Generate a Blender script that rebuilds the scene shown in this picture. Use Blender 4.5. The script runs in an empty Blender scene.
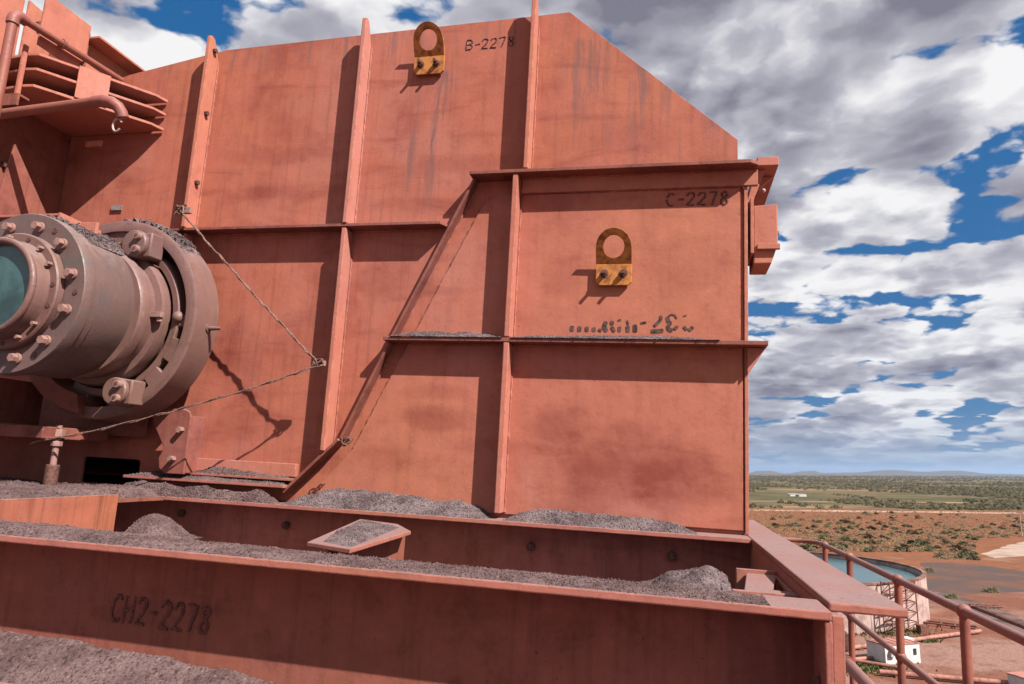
import bpy, bmesh, math, random
from mathutils import Vector, Matrix, noise as mnoise
R = math.radians
random.seed(7)
scene = bpy.context.scene
COL = scene.collection

# ------------------------------------------------------------------ camera
FPX, CX, CY, CAMZ = 700.0, 512.0, 342.0, 22.0

def norm(v): return Vector(v).normalized()
zw = norm((0.0098, 1.0, -0.183))
fw = Vector((0, 0, -1)); yw = (fw - zw * fw.dot(zw)).normalized(); xw = yw.cross(zw)
RW = Matrix((xw, yw, zw))                         # camera axes -> world
cam = bpy.data.cameras.new('camera'); camo = bpy.data.objects.new('camera', cam)
COL.objects.link(camo); scene.camera = camo
cam.sensor_width = 36.0; cam.lens = 36.0 * FPX / 1024.0
cam.clip_start = 0.05; cam.clip_end = 120000
camo.matrix_world = Matrix.Translation((0, 0, CAMZ)) @ RW.to_4x4()

# the plant stands at a small tilt to the level: S = frame of the steelwork (X along the chute, Y away, Z up)
sx = norm((3037, -42, 700)); sz = Vector((198, 4000, -700)); sz = (sz - sx * sz.dot(sx)).normalized()
sy = sz.cross(sx)
BL = Matrix((sx, sy, sz))
MSW = Matrix.Translation((0, 0, CAMZ)) @ (RW @ BL.transposed()).to_4x4()

# ------------------------------------------------------------------ sun, sky, exposure
sunS = norm((1.60, -1.0, 1.92))
sunW = (MSW.to_3x3() @ sunS).normalized()
el = math.asin(sunW.z); az = math.atan2(sunW.x, sunW.y)
sun = bpy.data.lights.new('sun', 'SUN'); sun.energy = 5.0; sun.angle = R(0.55); sun.color = (1.0, 0.95, 0.87)
suno = bpy.data.objects.new('sun', sun); COL.objects.link(suno)
suno.rotation_euler = (-sunW).to_track_quat('-Z', 'Y').to_euler(); suno.location = sunW * 60 + Vector((0, 0, CAMZ))
scene.view_settings.view_transform = 'Standard'; scene.view_settings.look = 'None'
scene.view_settings.gamma = 1.0; scene.view_settings.exposure = 1.2
scene.cycles.max_bounces = 6; scene.cycles.volume_bounces = 0
scene.cycles.use_denoising = True

world = bpy.data.worlds.new('World'); scene.world = world; world.use_nodes = True
world.cycles.sampling_method = 'MANUAL'; world.cycles.sample_map_resolution = 512

class NT:
    """tiny node-tree writer"""
    def __init__(self, tree): self.t = tree; self.L = tree.links
    def n(self, typ, ins=None, **props):
        nd = self.t.nodes.new(typ)
        for k, v in props.items(): setattr(nd, k, v)
        if ins:
            for k, v in ins.items(): self.put(nd, k, v)
        return nd
    def put(self, nd, k, v):
        s = nd.inputs[k]
        if hasattr(v, 'is_output'): self.L.new(v, s)
        elif hasattr(v, 'outputs'): self.L.new(v.outputs[0], s)
        else: s.default_value = v
    def math(self, op, a, b=0.0, c=None, clamp=False):
        nd = self.n('ShaderNodeMath', operation=op, use_clamp=clamp)
        self.put(nd, 0, a); self.put(nd, 1, b)
        if c is not None: self.put(nd, 2, c)
        return nd.outputs[0]
    def vmath(self, op, a, b=None, scale=None):
        nd = self.n('ShaderNodeVectorMath', operation=op); self.put(nd, 0, a)
        if b is not None: self.put(nd, 1, b)
        if scale is not None: self.put(nd, 'Scale', scale)
        return nd.outputs['Value'] if op in ('DOT_PRODUCT', 'LENGTH', 'DISTANCE') else nd.outputs[0]
    def noise(self, vec, scale, detail=5, rough=0.55, dist=0.0, color=False):
        nd = self.n('ShaderNodeTexNoise', {'Scale': scale, 'Detail': detail, 'Roughness': rough, 'Distortion': dist})
        self.put(nd, 'Vector', vec); return nd.outputs['Color' if color else 'Fac']
    def ramp(self, f, a, b, lo=0.0, hi=1.0, smooth=True):
        nd = self.n('ShaderNodeMapRange', {'From Min': a, 'From Max': b, 'To Min': lo, 'To Max': hi})
        nd.interpolation_type = 'SMOOTHSTEP' if smooth else 'LINEAR'
        self.put(nd, 'Value', f); return nd.outputs[0]
    def mix(self, f, a, b, blend='MIX'):
        nd = self.n('ShaderNodeMix', data_type='RGBA', blend_type=blend); nd.clamp_factor = True
        self.put(nd, 0, f)
        for i, v in ((6, a), (7, b)):
            if isinstance(v, tuple) and len(v) == 3: v = v + (1.0,)
            self.put(nd, i, v)
        return nd.outputs[2]
    def mapping(self, vec, scale=(1, 1, 1), loc=(0, 0, 0), rot=(0, 0, 0)):
        nd = self.n('ShaderNodeMapping', {'Scale': scale, 'Location': loc, 'Rotation': rot}); self.put(nd, 'Vector', vec)
        return nd.outputs[0]
    def sep(self, vec):
        nd = self.n('ShaderNodeSeparateXYZ'); self.put(nd, 0, vec); return nd.outputs

def rayW(px, py): return RW @ Vector((px - CX, CY - py, -FPX))
def build_world():
    t = NT(world.node_tree); world.node_tree.nodes.clear()
    out = t.n('ShaderNodeOutputWorld'); bg = t.n('ShaderNodeBackground', {'Strength': 0.052})
    sky = t.n('ShaderNodeTexSky', sky_type='NISHITA', sun_disc=False, sun_elevation=el, sun_rotation=az,
              altitude=500, air_density=1.0, dust_density=0.6, ozone_density=2.0)
    d = t.n('ShaderNodeTexCoord').outputs['Generated']
    s = t.sep(d)
    zc = t.math('MAXIMUM', s[2], 0.0)
    den = t.math('ADD', zc, 0.24)
    px = t.math('DIVIDE', s[0], den); py = t.math('DIVIDE', s[1], den); pz = t.math('DIVIDE', t.math('MULTIPLY', zc, 1.9), den)
    cv = t.n('ShaderNodeCombineXYZ', {'X': px, 'Y': py, 'Z': pz}).outputs[0]
    cv = t.vmath('ADD', cv, CLOUD_SEED)
    wv = t.vmath('SCALE', t.vmath('SUBTRACT', t.noise(cv, 3.0, 5, 0.6, color=True), (0.5, 0.5, 0.5)), scale=0.20)
    cw = t.vmath('ADD', cv, wv)
    def field(v, det):
        big = t.noise(v, 1.15, 2, 0.5); mid = t.noise(v, 4.2, det, 0.60)
        vo = t.n('ShaderNodeTexVoronoi', {'Scale': 3.4, 'Detail': 2.0, 'Roughness': 0.5, 'Lacunarity': 2.3}, feature='F1'); t.put(vo, 'Vector', v)
        puff = t.math('SUBTRACT', 1.215, vo.outputs['Distance'])
        return t.math('ADD', t.math('ADD', t.math('MULTIPLY', big, 0.62), t.math('MULTIPLY', mid, 0.34)), t.math('MULTIPLY', puff, 0.40))
    base = field(cw, 10)
    gaps = None                                            # breaks in the cloud deck
    for (gx, gy, wx, wy, amt) in CLOUD_GAPS:
        g = rayW(gx, gy).normalized(); gd = max(g.z, 0) + 0.24
        hx_ = math.hypot(g.x, g.y); tx, ty = g.y / hx_, -g.x / hx_      # sideways direction there
        ax = t.math('ADD', t.math('MULTIPLY', s[0], tx), t.math('MULTIPLY', s[1], ty))
        dx = t.math('DIVIDE', ax, wx); dy = t.math('DIVIDE', t.math('SUBTRACT', s[2], g.z), wy)
        r2 = t.math('ADD', t.math('MULTIPLY', dx, dx), t.math('MULTIPLY', dy, dy))
        e = t.math('MULTIPLY', t.math('EXPONENT', t.math('MULTIPLY', r2, -1.0)), amt)
        e = t.math('MULTIPLY', e, t.math('GREATER_THAN', t.math('ADD', t.math('MULTIPLY', s[0], g.x), t.math('MULTIPLY', s[1], g.y)), 0.0))
        gaps = e if gaps is None else t.math('ADD', gaps, e)
    dens = t.math('SUBTRACT', base, gaps)
    mask = t.ramp(dens, 0.462, 0.518)
    # shading of the clouds: tops catch the sun, thick bases seen from below are grey
    up = field(t.vmath('ADD', cw, (sunW.x * 0.05, sunW.y * 0.05, 0.11)), 5)
    relief = t.math('SUBTRACT', base, up)
    tone = t.noise(t.vmath('ADD', cw, (5.3, 1.7, 0)), 1.25, 4, 0.55)
    thick = t.ramp(dens, 0.48, 0.70)
    lit = t.math('ADD', t.math('MULTIPLY', relief, 4.8), t.math('SUBTRACT', 0.95, t.math('MULTIPLY', thick, 0.70)))
    lit = t.math('ADD', lit, t.math('MULTIPLY', t.math('SUBTRACT', tone, 0.5), -1.9))
    lit = t.ramp(lit, -0.45, 1.25, smooth=False)
    cloud = t.mix(t.ramp(lit, 0.0, 0.60, smooth=False), (1.75, 1.70, 2.20), (4.3, 4.25, 4.75))
    cloud = t.mix(t.ramp(lit, 0.56, 0.98, smooth=False), cloud, (7.8, 7.7, 7.75))
    blue = t.mix(0.8, t.n('ShaderNodeVectorMath', {0: sky.outputs[0], 1: (0.5, 0.75, 0.9)}, operation='MULTIPLY').outputs[0], (0.06, 1.05, 3.0))
    c = t.mix(mask, blue, cloud)
    # rain-blue air low over the plain
    low = t.ramp(s[2], -0.01, 0.085, 1.0, 0.0)
    c = t.mix(t.math('MULTIPLY', low, 0.85), c, (1.75, 2.55, 3.75))
    t.put(bg, 'Color', c); t.L.new(bg.outputs[0], out.inputs[0])
CLOUD_SEED = (1.1, 4.4, 6.3)
CLOUD_GAPS = [(968, 148, 0.13, 0.045, 0.055), (800, 318, 0.09, 0.035, 0.05), (978, 305, 0.05, 0.022, 0.03), (430, 2, 0.06, 0.028, 0.06)]
build_world()

# ------------------------------------------------------------------ placing helpers
def rayS(px, py): return BL @ Vector((px - CX, CY - py, -FPX))
def PY(px, py, y): r = rayS(px, py); return r * (y / r.y)
def PZ(px, py, z): r = rayS(px, py); return r * (z / r.z)
def PX(px, py, x): r = rayS(px, py); return r * (x / r.x)
def G(px, py, z=0.0):
    r = rayW(px, py); k = (z - CAMZ) / r.z
    return Vector((r.x * k, r.y * k, z))

# ------------------------------------------------------------------ mesh helpers
class MB:
    def __init__(self): self.v = []; self.f = []
    def add(self, vs, fs):
        o = len(self.v); self.v += [tuple(p) for p in vs]; self.f += [tuple(i + o for i in q) for q in fs]; return self
    def box(self, x0, x1, y0, y1, z0, z1):
        vs = [(x, y, z) for x in (x0, x1) for y in (y0, y1) for z in (z0, z1)]
        return self.add(vs, [(0, 1, 3, 2), (4, 6, 7, 5), (0, 4, 5, 1), (2, 3, 7, 6), (0, 2, 6, 4), (1, 5, 7, 3)])
    def hexa(self, a, b):   # two quads
        return self.add(list(a) + list(b), [(3, 2, 1, 0), (4, 5, 6, 7), (0, 1, 5, 4), (1, 2, 6, 5), (2, 3, 7, 6), (3, 0, 4, 7)])
    def prism(self, pts, axis, a, b):
        def mk(p, h):
            return {'x': (h, p[0], p[1]), 'y': (p[0], h, p[1]), 'z': (p[0], p[1], h)}[axis]
        n = len(pts)
        vs = [mk(p, a) for p in pts] + [mk(p, b) for p in pts]
        fs = [tuple(range(n)), tuple(range(2 * n - 1, n - 1, -1))] + [(i, (i + 1) % n, n + (i + 1) % n, n + i) for i in range(n)]
        return self.add(vs, fs)
    def cyl(self, p0, p1, r0, r1=None, n=20, rot=0.0):
        p0, p1 = Vector(p0), Vector(p1); r1 = r0 if r1 is None else r1
        d = (p1 - p0).normalized(); u = d.orthogonal().normalized(); w = d.cross(u)
        vs = []
        for p, r in ((p0, r0), (p1, r1)):
            for i in range(n):
                a = 2 * math.pi * i / n + rot; vs.append(p + u * (r * math.cos(a)) + w * (r * math.sin(a)))
        fs = [(i, (i + 1) % n, n + (i + 1) % n, n + i) for i in range(n)] + [tuple(range(n - 1, -1, -1)), tuple(range(n, 2 * n))]
        return self.add(vs, fs)
    def tube(self, path, r, n=10, cap=True):
        path = [Vector(p) for p in path]; rings = []; u = None
        for i, p in enumerate(path):
            d = (path[min(i + 1, len(path) - 1)] - path[max(i - 1, 0)]).normalized()
            u = d.orthogonal().normalized() if u is None else (u - d * u.dot(d)).normalized()
            w = d.cross(u); rr = r[i] if isinstance(r, (list, tuple)) else r
            rings += [p + u * (rr * math.cos(2 * math.pi * k / n)) + w * (rr * math.sin(2 * math.pi * k / n)) for k in range(n)]
        fs = []
        for i in range(len(path) - 1):
            fs += [(i * n + k, i * n + (k + 1) % n, (i + 1) * n + (k + 1) % n, (i + 1) * n + k) for k in range(n)]
        if cap:
            m = (len(path) - 1) * n
            fs += [tuple(range(n - 1, -1, -1)), tuple(range(m, m + n))]
        return self.add(rings, fs)
    def revolve(self, o, prof, n=64, a0=0.0, a1=None, closed=True):
        """profile of (y, r) turned round the S-Y axis through o=(x,z)"""
        full = a1 is None; a1 = 2 * math.pi if full else a1
        m = n if full else n + 1; k = len(prof); vs = []
        for i in range(m):
            a = a0 + (a1 - a0) * i / n
            vs += [(o[0] + r * math.cos(a), y, o[1] + r * math.sin(a)) for (y, r) in prof]
        fs = []; kk = k if closed else k - 1
        for i in range(n):
            j = (i + 1) % m
            for q in range(kk):
                fs.append((i * k + q, i * k + (q + 1) % k, j * k + (q + 1) % k, j * k + q))
        if not full and closed:
            fs += [tuple(range(k)), tuple(range((m - 1) * k + k - 1, (m - 1) * k - 1, -1))]
        return self.add(vs, fs)
    def sphere(self, c, r, n=10, m=7, sc=(1, 1, 1)):
        c = Vector(c); vs = []; fs = []
        for j in range(m + 1):
            ph = math.pi * j / m
            for i in range(n):
                a = 2 * math.pi * i / n
                vs.append((c.x + r * sc[0] * math.sin(ph) * math.cos(a), c.y + r * sc[1] * math.sin(ph) * math.sin(a), c.z + r * sc[2] * math.cos(ph)))
        for j in range(m):
            for i in range(n): fs.append((j * n + i, j * n + (i + 1) % n, (j + 1) * n + (i + 1) % n, (j + 1) * n + i))
        return self.add(vs, fs)
    def plate(self, outer, holes, axis, a, b):
        """flat plate with holes"""
        bm = bmesh.new(); es = []
        for loop in [outer] + list(holes):
            vs = [bm.verts.new({'x': (a, p[0], p[1]), 'y': (p[0], a, p[1]), 'z': (p[0], p[1], a)}[axis]) for p in loop]
            es += [bm.edges.new((vs[i], vs[(i + 1) % len(vs)])) for i in range(len(vs))]
        r = bmesh.ops.triangle_fill(bm, edges=es, use_beauty=True, use_dissolve=False)
        fs = [g for g in r['geom'] if isinstance(g, bmesh.types.BMFace)]
        ex = bmesh.ops.extrude_face_region(bm, geom=fs)
        dv = {'x': (b - a, 0, 0), 'y': (0, b - a, 0), 'z': (0, 0, b - a)}[axis]
        bmesh.ops.translate(bm, verts=[g for g in ex['geom'] if isinstance(g, bmesh.types.BMVert)], vec=dv)
        bm.verts.index_update(); bm.faces.ensure_lookup_table()
        self.add([v.co[:] for v in bm.verts], [[v.index for v in f.verts] for f in bm.faces]); bm.free(); return self
    def mesh(self, name, mat, off=(0, 0, 0), smooth=False):
        me = bpy.data.meshes.new(name)
        me.from_pydata([(p[0] - off[0], p[1] - off[1], p[2] - off[2]) for p in self.v], [], self.f)
        bm = bmesh.new(); bm.from_mesh(me); bmesh.ops.recalc_face_normals(bm, faces=bm.faces); bm.to_mesh(me); bm.free()
        me.materials.append(mat)
        if smooth:
            me.polygons.foreach_set('use_smooth', [True] * len(me.polygons)); me.set_sharp_from_angle(angle=R(38))
        me.update(); return me

def tag(o, label=None, cat=None, group=None, kind=None):
    for k, v in (('label', label), ('category', cat), ('group', group), ('kind', kind)):
        if v: o[k] = v
    return o

class Thing:
    """an Empty at the thing's base (frame S or world) whose children are its parts"""
    def __init__(self, name, base, label, cat, group=None, frame='S'):
        self.base = Vector(base); self.o = bpy.data.objects.new(name, None); COL.objects.link(self.o)
        self.o.empty_display_size = 0.2
        self.o.matrix_world = (MSW if frame == 'S' else Matrix()) @ Matrix.Translation(self.base)
        tag(self.o, label, cat, group)
    def part(self, name, mb, mat, bevel=0.0, parent=None, smooth=False, label=None, kind=None):
        o = bpy.data.objects.new(name, mb.mesh(name, mat, self.base, smooth)); COL.objects.link(o)
        o.parent = parent if parent else self.o
        if bevel:
            m = o.modifiers.new('bevel', 'BEVEL'); m.width = bevel; m.segments = 2; m.limit_method = 'ANGLE'; m.angle_limit = R(40)
            m.harden_normals = False
        tag(o, label, kind=kind); return o

def single(name, mb, mat, base, label, cat, frame='S', bevel=0.0, smooth=False, kind=None, group=None):
    base = Vector(base)
    o = bpy.data.objects.new(name, mb.mesh(name, mat, base, smooth)); COL.objects.link(o)
    o.matrix_world = (MSW if frame == 'S' else Matrix()) @ Matrix.Translation(base)
    if bevel:
        m = o.modifiers.new('bevel', 'BEVEL'); m.width = bevel; m.segments = 2; m.limit_method = 'ANGLE'; m.angle_limit = R(40)
    return tag(o, label, cat, group, kind)

# ------------------------------------------------------------------ materials
def new_mat(name):
    m = bpy.data.materials.new(name); m.use_nodes = True; m.node_tree.nodes.clear()
    t = NT(m.node_tree); out = t.n('ShaderNodeOutputMaterial'); b = t.n('ShaderNodeBsdfPrincipled')
    t.L.new(b.outputs[0], out.inputs[0]); return m, t, b

ALB = 0.62        # iron-ore country is dark: one reflectance scale for every surface
def paint(t, b, col):
    nd = t.n('ShaderNodeVectorMath', {1: (ALB, ALB, ALB)}, operation='MULTIPLY'); t.put(nd, 0, col); t.L.new(nd.outputs[0], b.inputs['Base Color'])

def bump(t, b, h, strength=0.3, dist=0.01):
    nd = t.n('ShaderNodeBump', {'Strength': strength, 'Distance': dist}); t.put(nd, 'Height', h); t.L.new(nd.outputs[0], b.inputs['Normal'])

def steel(name, c_main=(0.50, 0.150, 0.098), c_dark=(0.30, 0.066, 0.045), dust=(0.33, 0.215, 0.205), blot=0.55, streak=0.35,
          blots=(), runs=(), rough=0.72, dusty=1.0, spec=0.25, pits=0.7, mott=0.6, wavy=0.05, edge=1.0):
    """iron-dust coated red paint: blotches, run-down streaks, speckle, dust lying on whatever faces up"""
    m, t, b = new_mat(name)
    co = t.n('ShaderNodeTexCoord').outputs['Object']; s = t.sep(co)
    big = t.noise(co, 1.15, 5, 0.6, 0.4)
    f = t.math('MULTIPLY', t.ramp(big, 0.50, 0.74), blot)
    band = t.noise(t.mapping(co, (0.8, 0.8, 3.4)), 1.6, 4, 0.55, 0.6)
    f = t.math('ADD', f, t.math('MULTIPLY', t.ramp(band, 0.52, 0.75), blot * 0.7))
    for (bx, bz, wx, wz, amt) in blots:
        dx = t.math('DIVIDE', t.math('SUBTRACT', s[0], bx), wx); dz = t.math('DIVIDE', t.math('SUBTRACT', s[2], bz), wz)
        r2 = t.math('ADD', t.math('MULTIPLY', dx, dx), t.math('MULTIPLY', dz, dz))
        r2 = t.math('ADD', r2, t.math('MULTIPLY', t.math('SUBTRACT', t.noise(t.mapping(co, (1, 1, 1.6), (bx * 3.1, 0, bz)), 2.6, 6, 0.65), 0.5), 4.5))
        f = t.math('ADD', f, t.ramp(r2, -0.4, 1.5, amt, 0.0))
    hue = t.noise(t.vmath('ADD', co, (7.7, 3.3, 1.1)), 0.75, 4, 0.6)
    main = t.mix(t.ramp(hue, 0.38, 0.52), (c_main[0] * 1.0, c_main[1] * 1.04, c_main[2] * 0.92), c_main)
    main = t.mix(t.ramp(hue, 0.52, 0.66, 0, 0.7), main, (c_main[0] * 1.0, c_main[1] * 1.18, c_main[2] * 1.35))
    mid = t.noise(co, 7.5, 6, 0.68)
    main = t.mix(t.ramp(mid, 0.50, 0.70, 0, 0.55 * mott), main, c_dark)
    main = t.mix(t.ramp(mid, 0.48, 0.30, 0, 0.6 * mott), main, tuple(min(1, x * 1.3) for x in c_main))
    col = t.mix(f, main, c_dark)
    st = t.noise(t.mapping(co, (11, 11, 0.55)), 2.0, 4, 0.6, 0.2)
    col = t.mix(t.math('MULTIPLY', t.ramp(st, 0.48, 0.72), streak * 0.55), col, tuple(x * 0.55 for x in c_dark))
    col = t.mix(t.math('MULTIPLY', t.ramp(st, 0.40, 0.22), streak * 0.5), col, tuple(min(1, x * 1.22) for x in c_main))
    fine = t.noise(co, 42, 6, 0.7)
    col = t.mix(t.ramp(fine, 0.58, 0.80, 0, 0.35 * pits), col, (0.13, 0.05, 0.045))
    col = t.mix(t.ramp(fine, 0.42, 0.22, 0, 0.35), col, tuple(min(1, x * 1.25) for x in c_main))
    vor = t.n('ShaderNodeTexVoronoi', {'Scale': 30.0}); t.put(vor, 'Vector', t.vmath('ADD', co, t.vmath('SCALE', t.noise(co, 9, 3, 0.6, color=True), scale=0.06)))
    spot = t.math('MULTIPLY', t.ramp(vor.outputs['Distance'], 0.16, 0.08), t.ramp(t.noise(co, 3.1, 3, 0.6), 0.50, 0.62))
    col = t.mix(t.math('MULTIPLY', spot, 0.55 * pits), col, (0.11, 0.035, 0.03))
    chip = t.math('MULTIPLY', t.ramp(t.noise(co, 24, 7, 0.75), 0.66, 0.70), t.ramp(t.noise(co, 1.9, 3, 0.6), 0.50, 0.60))
    col = t.mix(t.math('MULTIPLY', chip, 0.75), col, (0.105, 0.045, 0.040))
    for (x0, x1, z0, z1, freq, amt, seed) in runs:   # grey wash-down runs with their own place and shape
        wob = t.math('MULTIPLY', t.math('SUBTRACT', t.noise(co, 2.0, 3, 0.5), 0.5), 0.10)
        xx = t.math('ADD', s[0], wob)
        rv = t.n('ShaderNodeCombineXYZ', {'X': t.math('MULTIPLY', xx, freq), 'Y': seed, 'Z': t.math('MULTIPLY', s[2], 0.8)}).outputs[0]
        rn = t.ramp(t.noise(rv, 1.0, 4, 0.65), 0.50, 0.68)
        w = (x1 - x0) * 0.15 + 0.02
        mx = t.math('MULTIPLY', t.ramp(xx, x0 - w, x0 + w), t.ramp(xx, x1 + w, x1 - w))
        mz = t.math('MULTIPLY', t.ramp(s[2], z0, z0 + (z1 - z0) * 0.6), t.ramp(s[2], z1 + 0.03, z1 - 0.03))
        col = t.mix(t.math('MULTIPLY', t.math('MULTIPLY', mx, mz), t.math('MULTIPLY', rn, amt)), col, (0.22, 0.108, 0.105))
    if edge:
        bv = t.n('ShaderNodeBevel', {'Radius': 0.012}, samples=3)
        ge = t.n('ShaderNodeNewGeometry').outputs['True Normal']
        em = t.ramp(t.vmath('DOT_PRODUCT', bv.outputs[0], ge), 0.985, 0.90)
        en = t.noise(co, 16, 5, 0.7)
        col = t.mix(t.math('MULTIPLY', em, t.ramp(en, 0.44, 0.56, 0, 0.8 * edge)), col, (0.115, 0.045, 0.036))
        col = t.mix(t.math('MULTIPLY', em, t.ramp(en, 0.42, 0.30, 0, 0.7 * edge)), col, (0.62, 0.27, 0.20))
    nz = t.vmath('DOT_PRODUCT', t.n('ShaderNodeNewGeometry').outputs['Normal'], (0, 0, 1))
    dn = t.noise(co, 14, 5, 0.65)
    up = t.ramp(t.math('ADD', nz, t.math('MULTIPLY', t.math('SUBTRACT', dn, 0.5), 0.8)), 0.45, 0.85, 0, dusty)
    g = t.noise(co, 120, 3, 0.6)
    dcol = t.mix(t.ramp(g, 0.30, 0.70), tuple(x * 0.80 for x in dust), tuple(x * 1.08 for x in dust))
    dcol = t.mix(t.ramp(t.noise(co, 55, 4, 0.7), 0.57, 0.68, 0, 0.75), dcol, tuple(x * 0.42 for x in dust))
    dcol = t.mix(t.ramp(t.noise(co, 2.6, 4, 0.6), 0.4, 0.7, 0, 0.6), dcol, tuple(0.5 * (x + y) for x, y in zip(dust, c_dark)))
    col = t.mix(t.math('MULTIPLY', up, 0.85), col, dcol)
    paint(t, b, col)
    t.put(b, 'Roughness', t.ramp(fine, 0.3, 0.7, rough - 0.1, rough + 0.12)); t.put(b, 'Specular IOR Level', spec)
    h = t.math('ADD', t.math('MULTIPLY', fine, 0.4), t.math('MULTIPLY', t.noise(co, 6, 4, 0.6), 0.6))
    h = t.math('ADD', h, t.math('MULTIPLY', t.noise(co, 1.7, 2, 0.5), wavy * 80))

    bump(t, b, h, 0.35, 0.012)
    return m

def plain(name, c, rough=0.6, var=0.25, scale=20, spec=0.3, metal=0.0, bmp=0.15, c2=None):
    m, t, b = new_mat(name); co = t.n('ShaderNodeTexCoord').outputs['Object']
    n = t.noise(co, scale, 5, 0.65)
    c2 = c2 or tuple(x * (1 - var * 1.6) for x in c)
    col = t.mix(t.ramp(n, 0.40, 0.66), tuple(min(1, x * (1 + var * 0.5)) for x in c), c2)
    paint(t, b, col); t.put(b, 'Roughness', rough); t.put(b, 'Specular IOR Level', spec); t.put(b, 'Metallic', metal)
    bump(t, b, n, bmp, 0.008); return m

M = {}
M['panel'] = steel('panel_steel', streak=0.45, blot=0.8, blots=((-1.2, 2.78, 0.6, 0.09, 0.5), (-1.05, 2.45, 0.6, 0.08, 0.55), (0.35, 2.62, 0.6, 0.10, 0.4), (0.15, 2.30, 0.45, 0.08, 0.45),
    (-0.15, 1.72, 0.3, 0.16, 0.5), (0.15, 1.2, 0.25, 0.12, 0.5), (-1.3, 1.0, 0.3, 0.3, 0.4), (-1.2, 0.55, 0.4, 0.15, 0.4), (1.6, 2.75, 0.5, 0.2, 0.3)), runs=(
    (-0.12, 0.0, 1.95, 3.42, 6, 1.0, 2.2), (0.10, 0.26, 2.05, 3.42, 9, 1.0, 4.6), (1.15, 2.5, 2.45, 3.6, 11, 0.7, 7.7), (1.0, 1.7, 2.9, 3.75, 12, 0.4, 5.1), (-3.0, 1.0, 3.45, 3.86, 14, 0.6, 3.1)))
M['cpanel'] = steel('lower_panel_steel', c_main=(0.53, 0.170, 0.115), streak=0.22, blot=0.42, blots=(
    (1.75, 0.42, 0.62, 0.26, 0.6), (2.05, 0.30, 0.35, 0.2, 0.5), (1.22, 0.62, 0.22, 0.2, 0.6), (0.36, 0.66, 0.28, 0.10, 0.6), (0.02, 0.36, 0.3, 0.10, 0.5), (0.30, 0.85, 0.3, 0.06, 0.35),
    (2.1, 1.8, 0.35, 0.14, 0.35), (1.25, 1.75, 0.15, 0.2, 0.3)))
M['rib'] = steel('rib_steel', c_main=(0.55, 0.19, 0.135), c_dark=(0.36, 0.09, 0.062), blot=0.35, streak=0.2)
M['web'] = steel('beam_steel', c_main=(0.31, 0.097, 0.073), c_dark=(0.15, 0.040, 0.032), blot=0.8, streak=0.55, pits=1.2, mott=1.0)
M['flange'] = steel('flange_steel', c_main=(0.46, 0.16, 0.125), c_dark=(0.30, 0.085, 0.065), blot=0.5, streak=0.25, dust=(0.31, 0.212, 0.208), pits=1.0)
M['cast'] = steel('machine_steel', c_main=(0.225, 0.115, 0.102), c_dark=(0.15, 0.072, 0.064), blot=0.75, streak=0.25, dust=(0.32, 0.225, 0.215), rough=0.5, spec=0.4, dusty=0.9)
M['machine'] = steel('drum_steel', c_main=(0.185, 0.108, 0.102), c_dark=(0.125, 0.118, 0.118), blot=0.9, streak=0.35, dust=(0.32, 0.225, 0.215), rough=0.48, spec=0.42)
M['bolt'] = plain('bolt_steel', (0.37, 0.20, 0.17), 0.55, 0.12, 25, bmp=0.05)
M['darkbolt'] = plain('dark_bolt_steel', (0.16, 0.07, 0.055), 0.6, 0.35, 60)
M['lug'] = plain('rusted_lug_steel', (0.50, 0.19, 0.045), 0.75, 0.4, 16, c2=(0.26, 0.075, 0.022), bmp=0.3)
M['letter'] = plain('weld_bead', (0.085, 0.04, 0.036), 0.7, 0.4, 80)
M['letter2'] = plain('faded_weld_bead', (0.17, 0.058, 0.045), 0.7, 0.3, 80)
M['stencil'] = plain('stencil_paint', (0.12, 0.062, 0.052), 0.8, 0.5, 30)
M['teal'] = plain('teal_cover', (0.060, 0.135, 0.14), 0.25, 0.35, 2.5, spec=0.6, bmp=0.02)
M['rope'] = plain('wire_strop', (0.25, 0.13, 0.105), 0.7, 0.5, 90)
M['pipe'] = steel('pipe_steel', c_main=(0.33, 0.10, 0.074), c_dark=(0.17, 0.046, 0.037), blot=0.8, streak=0.2, dusty=0.65, rough=0.55, spec=0.4)
M['bare'] = plain('bare_steel', (0.55, 0.5, 0.5), 0.4, 0.2, 20, metal=0.6)
M['bweb'] = steel('base_web_steel', c_main=(0.50, 0.165, 0.125), c_dark=(0.26, 0.07, 0.055), blot=0.6, streak=0.5, pits=1.1, mott=0.9)
M['weld'] = steel('weld_steel', c_main=(0.46, 0.15, 0.105), c_dark=(0.22, 0.06, 0.045), blot=0.8, pits=1.0, dusty=0.5)
M['hook'] = plain('pale_shackle', (0.55, 0.40, 0.38), 0.5, 0.3, 60)

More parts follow.
